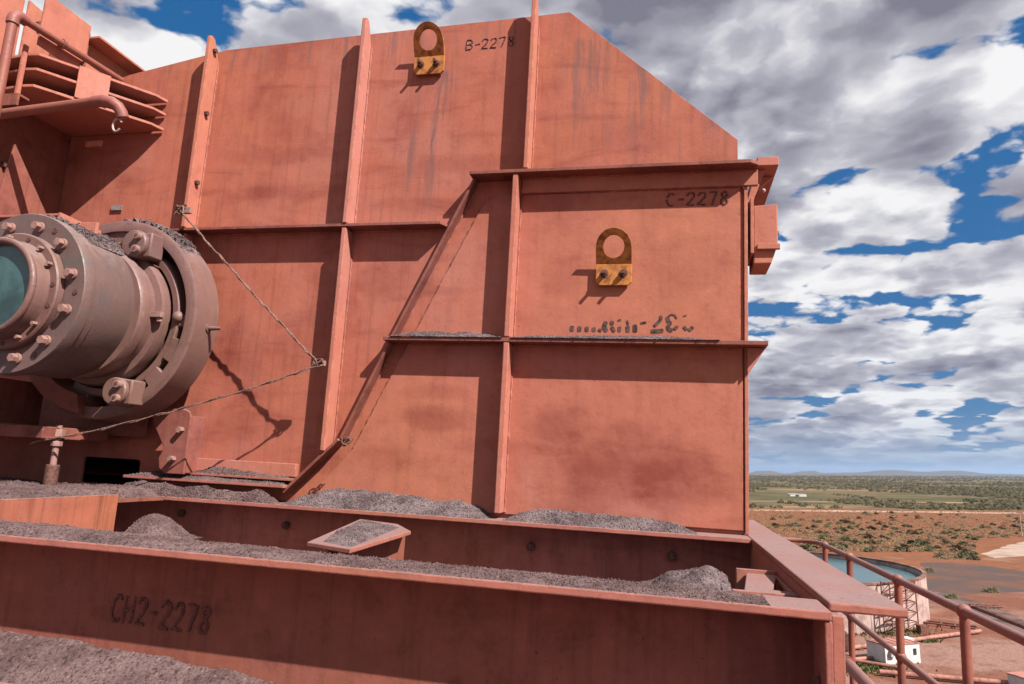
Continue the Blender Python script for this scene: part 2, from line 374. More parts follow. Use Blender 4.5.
def dust_mat(name, a=(0.125, 0.088, 0.092), c=(0.255, 0.190, 0.194), d=(0.040, 0.027, 0.029)):
    m, t, b = new_mat(name); co = t.n('ShaderNodeTexCoord').outputs['Object']
    big = t.noise(co, 5.5, 6, 0.68)
    col = t.mix(t.ramp(big, 0.36, 0.64), a, c)
    fine = t.noise(co, 70, 5, 0.75)
    col = t.mix(t.ramp(fine, 0.40, 0.72, 0, 0.65), col, d)
    hs = fine
    for sc, thr, cc, amt in ((48.0, 0.84, d, 0.6), (85.0, 0.78, d, 0.65), (60.0, 0.90, tuple(x * 1.25 for x in c), 0.5)):
        v = t.n('ShaderNodeTexVoronoi', {'Scale': sc}); t.put(v, 'Vector', t.vmath('ADD', co, (sc * 0.37, 0.0, 0.0)))
        g = t.math('MULTIPLY', t.math('GREATER_THAN', t.sep(v.outputs['Color'])[0], thr), t.ramp(v.outputs['Distance'], 0.50, 0.34))
        col = t.mix(t.math('MULTIPLY', g, amt), col, cc); hs = t.math('ADD', hs, t.math('MULTIPLY', g, 0.25))
    paint(t, b, col); t.put(b, 'Roughness', 0.92); t.put(b, 'Specular IOR Level', 0.15)
    bump(t, b, t.math('ADD', hs, t.noise(co, 25, 4, 0.6)), 0.55, 0.012); return m
M['dust'] = dust_mat('ore_fines')
M['dustr'] = dust_mat('reddish_ore_fines', (0.130, 0.080, 0.079), (0.225, 0.145, 0.143), (0.042, 0.023, 0.023))

# ------------------------------------------------------------------ lettering
GLY = {'B': [[(0, 0), (0, 1), (.42, 1), (.58, .84), (.55, .66), (.40, .54), (.05, .52)], [(.40, .52), (.6, .36), (.6, .16), (.42, 0), (0, 0)]],
       'C': [[(.58, .86), (.45, .98), (.28, .97), (.1, .8), (0, .5), (.06, .22), (.25, .02), (.45, 0), (.58, .1)]],
       'H': [[(.03, 0), (0, 1)], [(.55, 0), (.57, 1)], [(.0, .5), (.57, .5)]],
       '2': [[(0, .78), (.12, .95), (.32, 1), (.52, .92), (.56, .74), (.45, .5), (.2, .24), (0, .02), (.6, .0)]],
       '7': [[(0, .97), (.58, 1), (.42, .6), (.25, 0)]],
       '8': [[(.3, .54), (.1, .68), (.08, .86), (.28, 1), (.48, .9), (.5, .7), (.3, .54), (.06, .34), (.05, .12), (.28, 0), (.52, .1), (.55, .32), (.3, .54)]],
       '-': [[(.08, .48), (.5, .5)]]}
def lettering(text, p0, wchar, h, y, r, jit=0.02, gap=0.0, shear=0.06, drop=0.0):
    out = []; x = p0[0]; rnd = random.Random(len(text) * 13 + int(h * 1000))
    for ch in text:
        mb = MB(); out.append(mb)
        for st in GLY[ch]:
            pts = []
            for a, b in zip(st[:-1], st[1:]):
                for q in range(4):
                    k = q / 4; pts.append((a[0] + (b[0] - a[0]) * k, a[1] + (b[1] - a[1]) * k))
            pts.append(st[-1])
            seg = []
            def flush():
                if len(seg) > 1:
                    mb.tube(seg, [r * rnd.uniform(0.75, 1.2) for _ in seg], 6)
            for (u, w) in pts:
                if gap and rnd.random() < gap:
                    flush(); seg = []; continue
                seg.append((x + (u + shear * w) * wchar * 1.15 + rnd.uniform(-jit, jit) * wchar, y, p0[1] + w * h + rnd.uniform(-jit, jit) * h - drop * (x - p0[0])))
            flush()
        x += wchar * (1.0 if ch != '-' else 0.85)
    return out

# ================================================================== CHUTE
YP = 4.85                                       # face of the side plate
chute = Thing('chute', (-2.0, YP, -0.37), 'tall red steel chute side of ribbed plates standing on the beams', 'chute')
# side plate, with the black slot at its lower left
outer = [(-7.2, -0.37), (0.462, -0.37), (0.462, 2.16), (0.425, 2.16), (0.425, 2.345), (-0.816, 3.472), (-3.831, 3.414), (-4.785, 3.255), (-5.12, 3.16), (-5.12, 2.95), (-7.2, 2.9)]
def rrect(x0, x1, z0, z1, r, n=4):
    pts = []
    for (cx, cz, a0) in ((x1 - r, z1 - r, 0), (x0 + r, z1 - r, 90), (x0 + r, z0 + r, 180), (x1 - r, z0 + r, 270)):
        for i in range(n + 1):
            a = R(a0 + 90 * i / n); pts.append((cx + r * math.cos(a), cz + r * math.sin(a)))
    return pts
slot = rrect(PY(82, 470, YP).x, PY(139, 470, YP).x, PY(110, 484, YP).z, PY(110, 458, YP).z, 0.03)
chute.part('side_plate', MB().plate(outer, [slot], 'y', YP, YP + 0.025), M['panel'], 0.004)
chute.part('end_wall', MB().box(0.436, 0.46, YP + 0.028, 6.6, -0.37, 2.15), M['web'])
chute.part('rear_plate', MB().box(-7.2, 0.45, 6.6, 6.62, -0.37, 2.1), M['web'])
chute.part('left_end_wall', MB().box(-7.2, -7.175, YP + 0.028, 6.6, -0.37, 2.1), M['web'])
chute.part('floor_plate', MB().box(-7.17, 0.43, YP + 0.03, 6.59, -0.365, -0.35), M['web'])
chute.part('shade_roof', MB().box(-7.17, 0.43, YP + 0.03, 6.59, 2.06, 2.08), M['web'])  # unseen roof added to keep the inside dark behind the slot
# vertical stiffeners (bars standing out from the plate, tops cut to a point)
def stiff(x, th, w, z0, z1, tip=0.0, name='stiffener', mat='rib', bolts=()):
    # top: the front edge stands higher than the plate and slopes back to it
    prof = [(YP - w, z0), (YP + 0.0, z0), (YP + 0.0, z1 - 0.12), (YP - w * 0.55, z1 + tip * 0.8), (YP - w * 0.8, z1 + tip), (YP - w, z1 + tip * 0.75)] if tip else \
        [(YP - w, z0), (YP, z0), (YP, z1), (YP - w, z1)]
    o = chute.part(name, MB().prism(prof, 'x', x - th / 2, x + th / 2), M[mat], 0.006)
    for z in bolts:
        c = chute.part('bolt', MB().cyl((x + th / 2 - 0.004, YP - w * 0.55, z), (x + th / 2 + 0.028, YP - w * 0.55, z), 0.022, n=6), M['darkbolt'], 0.002, parent=o)
    return o
stiff(-3.905, 0.035, 0.14, 1.755, 3.43, 0.05, bolts=(3.36, 2.78, 2.16))
stiff(-2.475, 0.035, 0.14, 1.755, 3.44, 0.07)
stiff(-1.075, 0.035, 0.135, 2.14, 3.47, 0.18)
stiff(-3.905, 0.03, 0.10, 0.40, 1.715, bolts=())
stiff(-2.475, 0.035, 0.14, 0.02, 1.715)
stiff(-1.145, 0.04, 0.14, -0.335, 0.838)
stiff(-1.145, 0.04, 0.14, 0.878, 2.098)
# ribs along the plate
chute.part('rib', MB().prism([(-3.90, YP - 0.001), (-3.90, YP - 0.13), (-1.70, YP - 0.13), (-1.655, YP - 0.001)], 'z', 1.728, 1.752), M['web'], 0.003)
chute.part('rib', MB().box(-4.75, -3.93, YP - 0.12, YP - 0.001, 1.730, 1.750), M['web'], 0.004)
# boxed lower panel: top flange, slanted edge flange, shelf
chute.part('top_flange', MB().prism([(-1.495, YP - 0.001), (-1.495, YP - 0.15), (0.50, YP - 0.15), (0.555, YP - 0.10), (0.555, YP - 0.001)], 'z', 2.100, 2.128), M['web'], 0.004)
chute.part('top_flange_lip', MB().box(-1.12, 0.555, YP - 0.034, YP - 0.002, 1.985, 2.099), M['rib'], 0.004)
chute.part('shelf', MB().prism([(-2.075, YP - 0.001), (-2.075, YP - 0.14), (0.60, YP - 0.14), (0.60, YP - 0.001)], 'z', 0.842, 0.872), M['web'], 0.004)
chute.part('shelf_gusset', MB().prism([(0.478, 0.840), (0.595, 0.840), (0.478, 0.655)], 'y', YP - 0.050, YP - 0.0195), M['rib'], 0.003)
def slant(x0, z0, x1, z1, w=0.095, th=0.022):
    d = Vector((x1 - x0, 0, z1 - z0)).normalized(); n = Vector((d.z, 0, -d.x)) * th
    a = [Vector((x0, YP - 0.001, z0)), Vector((x1, YP - 0.001, z1)), Vector((x1, YP - 0.001, z1)) + n, Vector((x0, YP - 0.001, z0)) + n]
    b = [p - Vector((0, w, 0)) for p in a]
    return MB().hexa(a, b)
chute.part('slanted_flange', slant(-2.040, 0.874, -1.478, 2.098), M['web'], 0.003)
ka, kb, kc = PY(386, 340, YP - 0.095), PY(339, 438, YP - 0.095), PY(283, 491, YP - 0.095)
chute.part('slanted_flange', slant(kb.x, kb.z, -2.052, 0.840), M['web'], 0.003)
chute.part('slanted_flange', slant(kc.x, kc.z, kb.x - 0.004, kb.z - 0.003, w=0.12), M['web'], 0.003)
# doubler sheets of the boxed panel, their seams a finger inside the flanges
D1 = [(-1.905, 0.874), (-1.168, 0.874), (-1.168, 1.985), (-1.33, 1.985), (-1.42, 1.90)]
D2 = [(-1.122, 0.874), (0.440, 0.874), (0.440, 1.982), (-1.122, 1.982)]
KB = PY(354, 448, YP); KC = PY(306, 496, YP)
D3 = [(KC.x, -0.345), (-1.168, -0.345), (-1.168, 0.840), (-1.925, 0.840), (KB.x, KB.z)]
D4 = [(-1.122, -0.345), (0.452, -0.345), (0.452, 0.840), (-1.122, 0.840)]
for d in (D1, D2, D3, D4):
    chute.part('cover_sheet', MB().prism(d, 'y', YP - 0.013, YP - 0.001), M['cpanel'], 0.003)
chute.part('corner_strip', MB().box(0.463, 0.488, YP - 0.018, YP + 0.05, -0.365, 1.9845), M['rib'], 0.004)
# head of the end wall: channel over the corner, and the box bolted below it
chute.part('head_channel', MB().box(0.556, 0.70, YP + 0.02, 6.4, 2.150, 2.215), M['rib'], 0.005)
chute.part('head_brace', MB().prism([(0.47, 1.97), (0.50, 1.97), (0.69, 2.148), (0.60, 2.148)], 'y', YP + 0.20, YP + 0.24), M['rib'], 0.004)
chute.part('head_web', MB().prism([(0.489, 1.90), (0.53, 1.90), (0.62, 2.148), (0.557, 2.148)], 'y', YP + 0.08, YP + 0.10), M['rib'], 0.004)
bx = chute.part('cover_box', MB().prism([(0.53, 1.86), (0.69, 1.87), (0.69, 1.58), (0.645, 1.44), (0.53, 1.44)], 'y', YP + 0.03, YP + 0.32), M['rib'], 0.008)
chute.part('box_flap', MB().box(0.505, 0.528, YP - 0.02, YP + 0.30, 1.50, 1.90), M['rib'], 0.004, parent=bx)
chute.part('box_ledge', MB().box(0.55, 0.70, YP + 0.0, YP + 0.028, 1.535, 1.575), M['rib'], 0.004, parent=bx)
chute.part('box_bolt', MB().cyl((0.695, YP + 0.15, 1.70), (0.712, YP + 0.15, 1.70), 0.018, n=6), M['bolt'], parent=bx)
chute.part('drip_bead', MB().sphere((0.615, YP + 0.16, 2.02), 0.016), M['hook'])
def bead(a, b_, r=0.009, seed=0):
    a, b_ = Vector(a), Vector(b_); n = max(4, int((b_ - a).length / 0.022)); rnd = random.Random(seed)
    pts = [a.lerp(b_, i / n) + Vector((rnd.uniform(-1, 1), 0, rnd.uniform(-1, 1))) * 0.0022 for i in range(n + 1)]
    chute.part('weld_bead', MB().tube(pts, [r * rnd.uniform(0.75, 1.2) for _ in pts], 6), M['weld'], smooth=True)
for i, (x_, z0_, z1_, t_) in enumerate(((-3.905, 1.76, 3.30, .0175), (-2.475, 1.76, 3.31, .0175), (-1.075, 2.14, 3.34, .0175), (-2.475, 0.02, 1.72, .0175))):
    for s_ in (-1, 1): bead((x_ + s_ * (t_ + 0.004), YP - 0.003, z0_), (x_ + s_ * (t_ + 0.004), YP - 0.003, z1_), 0.010, i)
for i, (z0_, z1_) in enumerate(((-0.33, 0.835), (0.88, 2.095))):
    for s_ in (-1, 1): bead((-1.145 + s_ * 0.024, YP - 0.015, z0_), (-1.145 + s_ * 0.024, YP - 0.015, z1_), 0.010, 9 + i)
bead((-3.88, YP - 0.003, 1.725), (-1.68, YP - 0.003, 1.725), 0.010, 21); bead((-3.88, YP - 0.003, 1.756), (-1.68, YP - 0.003, 1.756), 0.010, 22)
bead((-1.12, YP - 0.015, 0.838), (0.45, YP - 0.015, 0.838), 0.010, 23); bead((-1.90, YP - 0.015, 0.838), (-1.17, YP - 0.015, 0.838), 0.010, 24)
bead((-1.12, YP - 0.034, 2.097), (0.55, YP - 0.034, 2.097), 0.009, 25); bead((-1.12, YP - 0.014, 1.983), (0.45, YP - 0.014, 1.983), 0.006, 26)
bead((-2.02, YP - 0.003, 0.88), (-1.455, YP - 0.003, 2.09), 0.010, 27); bead((kb.x + 0.03, YP - 0.003, kb.z), (-2.03, YP - 0.003, 0.835), 0.010, 28)
bead((-1.905, YP - 0.008, 0.874), (-1.42, YP - 0.008, 1.90), 0.006, 29); bead((KB.x, YP - 0.008, KB.z), (-1.925, YP - 0.008, 0.840), 0.006, 30)
bead((-1.08, YP - 0.003, 2.132), (0.42, YP - 0.003, 2.132), 0.010, 31)
# foot strip and ledges at lower left
chute.part('foot_strip', MB().box(-3.60, -2.72, YP - 0.05, YP - 0.002, -0.185, -0.085), M['rib'], 0.006)
chute.part('foot_ledge', MB().box(-4.10, -2.735, YP - 0.17, YP - 0.002, -0.262, -0.240), M['flange'], 0.004)
chute.part('foot_ledge', MB().box(-3.62, -2.70, YP - 0.10, YP - 0.002, -0.212, -0.192), M['flange'], 0.004)
AE = PY(189, 430, 4.66).x
chute.part('anchor_plate', MB().prism([(AE - x_, z_) for x_, z_ in ((0.0, -0.21), (0.0, 0.22), (0.02, 0.26), (0.07, 0.28), (0.34, 0.27), (0.32, 0.16), (0.20, -0.02), (0.235, -0.10), (0.22, -0.17), (0.17, -0.21))], 'y', YP - 0.19, YP - 0.165), M['web'], 0.006)
chute.part('anchor_rib', MB().box(AE - 0.030, AE - 0.002, YP - 0.164, YP - 0.002, -0.20, 0.23), M['web'], 0.004)
for (bxx, bzz) in ((AE - 0.10, -0.10), (AE - 0.06, 0.12)):
    chute.part('bolt', MB().cyl((bxx, YP - 0.235, bzz), (bxx, YP - 0.19, bzz), 0.024, n=6), M['bolt'])
# lifting lugs
def lug(px, py_bend, wl, shear=0.0):
    c = PY(px, py_bend, YP); w = wl / 2; th = 0.022; st = 0.018; k = 0.50; H = 0.21
    y0 = YP - st - th if px < 500 else YP - 0.013 - st - th
    up = [(c.x - w, c.z)] + [(c.x + w, c.z)] + [(c.x + w * math.cos(R(a)), c.z + H - w + 0.02 + w * math.sin(R(a))) for a in range(0, 181, 12)]
    hole = [(c.x + 0.074 * math.cos(R(a)), c.z + H - w + 0.03 + 0.074 * math.sin(R(a))) for a in range(0, 360, 18)]
    m1 = MB().plate(up, [hole], 'y', y0, y0 + th)
    m1.v = [(x, y - k * (z - c.z), z) for (x, y, z) in m1.v]
    lo = [(c.x - w, c.z), (c.x - w, c.z - 0.13), (c.x - w + 0.025, c.z - 0.155), (c.x + w - 0.025, c.z - 0.155), (c.x + w, c.z - 0.13), (c.x + w, c.z)]
    m1.prism(lo, 'y', y0, y0 + th)
    m1.prism([(c.x - w + 0.03, c.z - 0.03), (c.x - w + 0.03, c.z - 0.12), (c.x + w - 0.03, c.z - 0.12), (c.x + w - 0.03, c.z - 0.03)], 'y', y0 + th, y0 + th + st - 0.001)
    o = chute.part('lifting_lug', m1, M['lug'], 0.003, label='rusty bent lifting lug with a round eye')
    for s in (-1, 1):
        bxc = c.x + s * w * 0.52; bz = c.z - 0.072
        b = MB().cyl((bxc, y0 - 0.004, bz), (bxc, y0, bz), 0.030, n=16)
        b.cyl((bxc, y0 - 0.03, bz), (bxc, y0 - 0.004, bz), 0.022, n=6).cyl((bxc, y0 - 0.065, bz), (bxc, y0 - 0.03, bz), 0.013, n=10)
        chute.part('lug_bolt', b, M['darkbolt'], 0.0, parent=o)
lug(614.5, 266, 0.252); lug(431, 59, 0.252)
# weld-bead numbers and what is left of a stencil
p = PY(466, 50, YP); [chute.part('letter', l_, M['letter']) for l_ in lettering('B-2278', (p.x, p.z), 0.070, 0.083, YP, 0.0052, 0.04, 0.10)]
p = PY(666, 206.5, YP); [chute.part('letter', l_, M['letter2']) for l_ in lettering('C-2278', (p.x, p.z), 0.076, 0.092, YP - 0.013, 0.0075, 0.03, 0.05)]
def stencil():
    out = []; ys = YP - 0.0155
    def seg(pts, w):
        w *= 1.25; mb = MB(); out.append(mb)
        P_ = [PY(550 + a / 5.69, 300 + b / 5.69, YP - 0.013) for a, b in pts]
        for a, b in zip(P_[:-1], P_[1:]):
            d = (b - a); d.y = 0; d.normalize(); n = Vector((d.z, 0, -d.x)) * (w * 0.0012 / 2 * 1.0)
            rr_ = n.length; q = []
            for c_, s_ in ((b, 1), (a, -1)):
                for k_ in range(-3, 4):
                    an = R(k_ * 28); q.append(c_ + d * (s_ * 0.55 * rr_ * math.cos(an)) + n * (-s_ * math.sin(an)))
            mb.prism([(v.x, v.z) for v in q], 'y', ys - 0.0003 * len(mb.f) / 16, ys + 0.0022)
    for x, yy, hh in ((125, 163, 22), (167, 165, 20), (210, 166, 18), (250, 168, 14), (285, 172, 8)): seg([(x, yy - hh / 2), (x, yy + hh / 2)], 19)
    seg([(318, 128), (308, 150), (320, 176)], 20); seg([(352, 124), (352, 137)], 18); seg([(352, 156), (365, 177)], 18)
    seg([(388, 116), (402, 114)], 9); seg([(395, 156), (395, 177)], 16); seg([(438, 118), (444, 140)], 10); seg([(443, 153), (443, 178)], 20)
    seg([(484, 145), (484, 178)], 21); seg([(518, 133), (545, 128)], 11)
    seg([(630, 92), (633, 106), (622, 122), (606, 137), (596, 147)], 15); seg([(580, 178), (640, 175)], 19)
    seg([(672, 96), (690, 82), (712, 88), (720, 104)], 8); seg([(668, 100), (672, 118), (684, 133), (673, 148), (674, 163), (692, 175)], 17); seg([(708, 166), (724, 152)], 16)
    seg([(762, 92), (774, 88)], 8); seg([(762, 154), (776, 168)], 15); seg([(792, 172), (810, 156)], 17)
    return out
for l_ in stencil(): chute.part('stencil_mark', l_, M['stencil'])

# ================================================================== BRACKETS at upper left
br = Thing('support_bracket', (-5.1, 4.5, 1.6), 'red gusset bracket of three stacked fins beside the chute top left', 'bracket')
for z in (2.955, 2.83, 2.69):
    br.part('fin', MB().prism([(-5.295, 4.06), (-4.95, 4.03), (-4.86, 4.04), (-4.36, 4.72), (-4.33, 4.835), (-5.295, 4.835)], 'z', z - 0.012, z + 0.012), M['rib'], 0.004)
br.part('cover_tab', MB().hexa([(-4.69, 4.25, 2.70), (-4.555, 4.435, 2.70), (-4.555, 4.435, 2.975), (-4.69, 4.25, 2.975)],
                              [(-4.705, 4.262, 2.70), (-4.57, 4.447, 2.70), (-4.57, 4.447, 2.975), (-4.705, 4.262, 2.975)]), M['rib'], 0.003)
br.part('side_wall', MB().plate([(3.96, 3.02), (4.845, 3.02), (4.845, 1.3), (4.25, 1.3), (4.12, 2.2), (3.96, 2.5)], [], 'x', -5.32, -5.298), M['web'], 0.004)
br.part('end_plate', MB().box(-4.975, -4.955, 3.99, 4.028, 2.60, 3.02), M['rib'], 0.003)
for (y, z) in ((4.28, 2.16), (4.42, 2.11)):
    br.part('bolt', MB().cyl((-5.299, y, z), (-5.265, y, z), 0.03, n=6), M['darkbolt'])
br.part('gusset', MB().prism([(4.02, 1.62), (4.62, 1.62), (4.10, 2.24)], 'x', -5.02, -5.0), M['web'], 0.003)
br.part('small_tab', MB().box(-4.88, -4.72, 4.60, 4.62, 2.45, 2.50), M['rib'], 0.003)
br.part('strut', MB().hexa([(-5.7, 3.9, 2.25), (-5.1, 3.98, 2.0), (-5.1, 3.98, 1.86), (-5.7, 3.9, 2.11)], [(-5.7, 3.93, 2.25), (-5.1, 4.01, 2.0), (-5.1, 4.01, 1.86), (-5.7, 3.93, 2.11)]), M['web'], 0.003)
br.part('ledge_angle', MB().box(-5.7, -4.92, 3.98, 4.0, 2.50, 2.60).box(-5.7, -4.92, 4.0, 4.08, 2.58, 2.60), M['web'], 0.003)
fr = Thing('hood_frame', (-5.0, 4.6, 3.0), 'tall red hood plates and angle beam rising above the bracket fins', 'frame')
fr.part('hood_plate', MB().prism([(4.05, 3.5), (4.49, 3.5), (4.49, 3.20), (4.40, 3.05), (4.05, 3.05)], 'x', -4.92, -4.90), M['rib'], 0.004)
fr.part('hood_plate', MB().prism([(3.9, 3.72), (4.20, 3.62), (4.20, 2.62), (4.05, 2.60), (3.9, 2.56)], 'x', -5.32, -5.30), M['rib'], 0.004)
fr.part('hood_plate', MB().prism([(4.20, 3.58), (4.45, 3.55), (4.45, 3.0), (4.20, 2.85)], 'x', -5.27, -5.25), M['rib'], 0.004)
fr.part('angle_beam', MB().box(-4.97, -4.80, 4.49, 6.2, 3.385, 3.405).box(-4.97, -4.955, 4.49, 6.2, 3.10, 3.384), M['rib'], 0.003)
fr.part('cross_plate', MB().box(-5.60, -4.925, 4.50, 4.52, 2.90, 3.45), M['web'], 0.004)
fr.part('bolt', MB().cyl((-5.25, 4.30, 3.42), (-5.21, 4.30, 3.42), 0.03, n=6), M['darkbolt'])
pr = Thing('pipe_rail', (-4.85, 3.78, 1.75), 'red pipe guard rail with a ball elbow in front of the hood plates', 'rail')
rx, ry, rz = -4.85, 3.78, 3.10
pr.part('post', MB().tube([(rx, ry, 1.75), (rx, ry, rz - 0.045)], 0.034, 14), M['pipe'], smooth=True)
pr.part('elbow', MB().tube([(rx, ry, rz - 0.06)] + [(rx, ry + 0.06 - 0.06 * math.cos(R(a)), rz - 0.03 + 0.06 * math.sin(R(a))) for a in range(0, 91, 15)] + [(rx, ry + 0.10, rz + 0.03)], 0.043, 14), M['pipe'], smooth=True)
pr.part('top_rail', MB().tube([(rx, ry + 0.08, rz + 0.03), (rx, 4.83, rz + 0.09)], 0.030, 14), M['pipe'], smooth=True)
pr.part('collar', MB().tube([(rx, 4.20, rz + 0.053), (rx, 4.23, rz + 0.055)], 0.038, 14), M['pipe'], smooth=True)
hp = Thing('drop_pipe', (-5.0, 3.9, 2.3), 'red pipe arm bending down to a pale shackle under the fins', 'pipe')
hp.part('arm', MB().tube([(-5.6, 3.92, 2.36), (-4.12, 3.92, 2.437)], 0.036, 14), M['pipe'], smooth=True)
hp.part('bend', MB().tube([(-4.14, 3.92, 2.436), (-4.06, 3.92, 2.44), (-4.00, 3.93, 2.43), (-3.955, 3.95, 2.40), (-3.935, 3.97, 2.36), (-3.93, 3.98, 2.33)], 0.042, 14), M['pipe'], smooth=True)
hp.part('shackle', MB().tube([(-3.96 + 0.035 * math.cos(R(a)), 3.97, 2.27 + 0.05 * math.sin(R(a))) for a in range(20, 340, 16)], 0.008, 8), M['hook'], smooth=True)

# ================================================================== DRIVE UNIT
AX = (-4.28, 0.95)
dv = Thing('drive_unit', (AX[0], 4.2, 0.2), 'dusty round drive unit with bolted drum and slotted guard ring', 'drive unit')
dv.part('drum', MB().revolve(AX, [(3.72, 0.0), (3.72, 0.525), (3.73, 0.54), (3.84, 0.54), (3.845, 0.53), (4.16, 0.52), (4.20, 0.50), (4.20, 0.0)], 96, closed=False), M['machine'], smooth=True)
fl = dv.part('drum_flange', MB().revolve(AX, [(3.695, 0.34), (3.69, 0.545), (3.70, 0.552), (3.775, 0.552), (3.78, 0.545), (3.78, 0.34)], 96), M['machine'], smooth=True)
for i in range(12):
    a = R(15 + 30 * i); c = (AX[0] + 0.462 * math.cos(a), AX[1] + 0.462 * math.sin(a))
    dv.part('flange_bolt', MB().cyl((c[0], 3.635, c[1]), (c[0], 3.672, c[1]), 0.030, n=6, rot=i).cyl((c[0], 3.672, c[1]), (c[0], 3.69, c[1]), 0.036, n=16), M['bolt'], 0.003, parent=fl)
for i in range(6):
    a = R(0 + 60 * i); c = (AX[0] + 0.485 * math.cos(a), AX[1] + 0.485 * math.sin(a))
    dv.part('hole_shade_disc', MB().cyl((c[0], 3.686, c[1]), (c[0], 3.69, c[1]), 0.018, n=14), M['darkbolt'], parent=fl)  # solid dark disc, its colour stands for the shade in a tapped hole
hub = dv.part('hub_ring', MB().revolve(AX, [(3.64, 0.24), (3.635, 0.385), (3.645, 0.395), (3.69, 0.395), (3.69, 0.24)], 80), M['cast'], smooth=True)
for i in range(16):
    a = R(6 + 22.5 * i); c = (AX[0] + 0.360 * math.cos(a), AX[1] + 0.360 * math.sin(a))
    if i % 3 == 0:
        dv.part('hub_shade_disc', MB().cyl((c[0], 3.631, c[1]), (c[0], 3.635, c[1]), 0.016, n=14), M['darkbolt'], parent=hub)  # no hole cut: shade inside it painted as a dark disc
    else:
        dv.part('hub_bolt', MB().cyl((c[0], 3.60, c[1]), (c[0], 3.635, c[1]), 0.015, n=6), M['bolt'], 0.002, parent=hub)
cv = dv.part('cover_collar', MB().revolve(AX, [(3.54, 0.285), (3.54, 0.32), (3.55, 0.325), (3.60, 0.325), (3.638, 0.335), (3.638, 0.285)], 80), M['cast'], smooth=True)
dv.part('collar_bead', MB().tube([(AX[0] + 0.308 * math.cos(R(a)), 3.535, AX[1] + 0.308 * math.sin(R(a))) for a in range(0, 361, 5)], 0.022, 10, cap=False), M['cast'], smooth=True, parent=cv)
dv.part('cover_glass', MB().revolve(AX, [(3.56, 0.0), (3.56, 0.284), (3.58, 0.284), (3.58, 0.0)], 64, closed=False), M['teal'], smooth=True)
AR = (AX[0] + 0.10, AX[1] - 0.02)
nk = dv.part('neck', MB().revolve(AR, [(4.16, 0.30), (4.16, 0.475), (4.18, 0.49), (4.24, 0.49), (4.25, 0.47), (4.32, 0.47), (4.33, 0.515), (4.36, 0.525), (4.42, 0.52), (4.43, 0.49), (4.82, 0.49), (4.82, 0.30)], 80), M['cast'], smooth=True)
dv.part('oil_fitting', MB().box(AR[0] + 0.43, AR[0] + 0.56, 4.27, 4.31, AR[1] - 0.02, AR[1] + 0.02).cyl((AR[0] + 0.53, 4.30, AR[1] - 0.05), (AR[0] + 0.53, 4.30, AR[1] + 0.0), 0.02, n=8), M['bolt'], 0.003, parent=nk)
rg = dv.part('guard_ring', MB().revolve(AR, [(4.38, 0.680), (4.375, 0.745), (4.39, 0.768), (4.63, 0.778), (4.65, 0.760), (4.65, 0.680)], 72, R(-115), R(118)), M['cast'], smooth=True)
dv.part('inner_ring', MB().revolve(AR, [(4.42, 0.54), (4.415, 0.585), (4.425, 0.598), (4.62, 0.598), (4.62, 0.54)], 72, R(-115), R(118)), M['cast'], smooth=True, parent=rg)
dv.part('ring_back', MB().revolve(AR, [(4.60, 0.50), (4.60, 0.70), (4.61, 0.70), (4.61, 0.50)], 72, R(-115), R(118)), M['web'], parent=rg)
for a0, a1 in ((84, 119), (-30, -14), (-50, -38), (-78, -68), (-116, -98)):
    dv.part('ring_bridge', MB().revolve(AR, [(4.405, 0.59), (4.40, 0.69), (4.60, 0.69), (4.60, 0.59)], 6, R(a0), R(a1)), M['cast'], 0.004, parent=rg)
dv.part('ring_bar', MB().box(AR[0] + 0.592, AR[0] + 0.672, 4.42, 4.60, AR[1] - 0.06, AR[1] + 0.03), M['cast'], 0.01, parent=rg)
dv.part('ring_boss', MB().sphere((AR[0] + 0.59, 4.42, AR[1] + 0.01), 0.045, 14, 9), M['cast'], smooth=True, parent=rg)
dv.part('grease_nipple', MB().cyl((AR[0] + 0.755, 4.53, AR[1] - 0.05), (AR[0] + 0.78, 4.53, AR[1] - 0.05), 0.035, 0.03, 12).cyl((AR[0] + 0.78, 4.53, AR[1] - 0.05), (AR[0] + 0.88, 4.53, AR[1] - 0.05), 0.018, 0.012, 10), M['cast'], 0.0, smooth=True, parent=rg)
def clamp(px_, py_, r_):
    c = PY(px_, py_, 4.22)
    o = dv.part('clamp_boss', MB().cyl((c.x, 4.22, c.z), (c.x, 4.42, c.z), r_, n=28).box(c.x - 0.02, c.x + r_ * 1.15, 4.26, 4.40, c.z - r_ * 0.9, c.z + r_ * 0.9), M['cast'], 0.012, smooth=True)
    for s_ in (-1, 1):
        q = (c.x + 0.045, c.z + s_ * 0.05 - 0.0)
        dv.part('clamp_bolt', MB().cyl((q[0], 4.185, q[1]), (q[0], 4.222, q[1]), 0.028, n=14), M['bolt'], 0.003, parent=o)
        dv.part('socket_shade', MB().cyl((q[0], 4.182, q[1]), (q[0], 4.185, q[1]), 0.014, n=6), M['darkbolt'], parent=o)  # dark hex disc paints the shade of the bolt's recess
clamp(133, 243, 0.105); clamp(113, 391, 0.10)
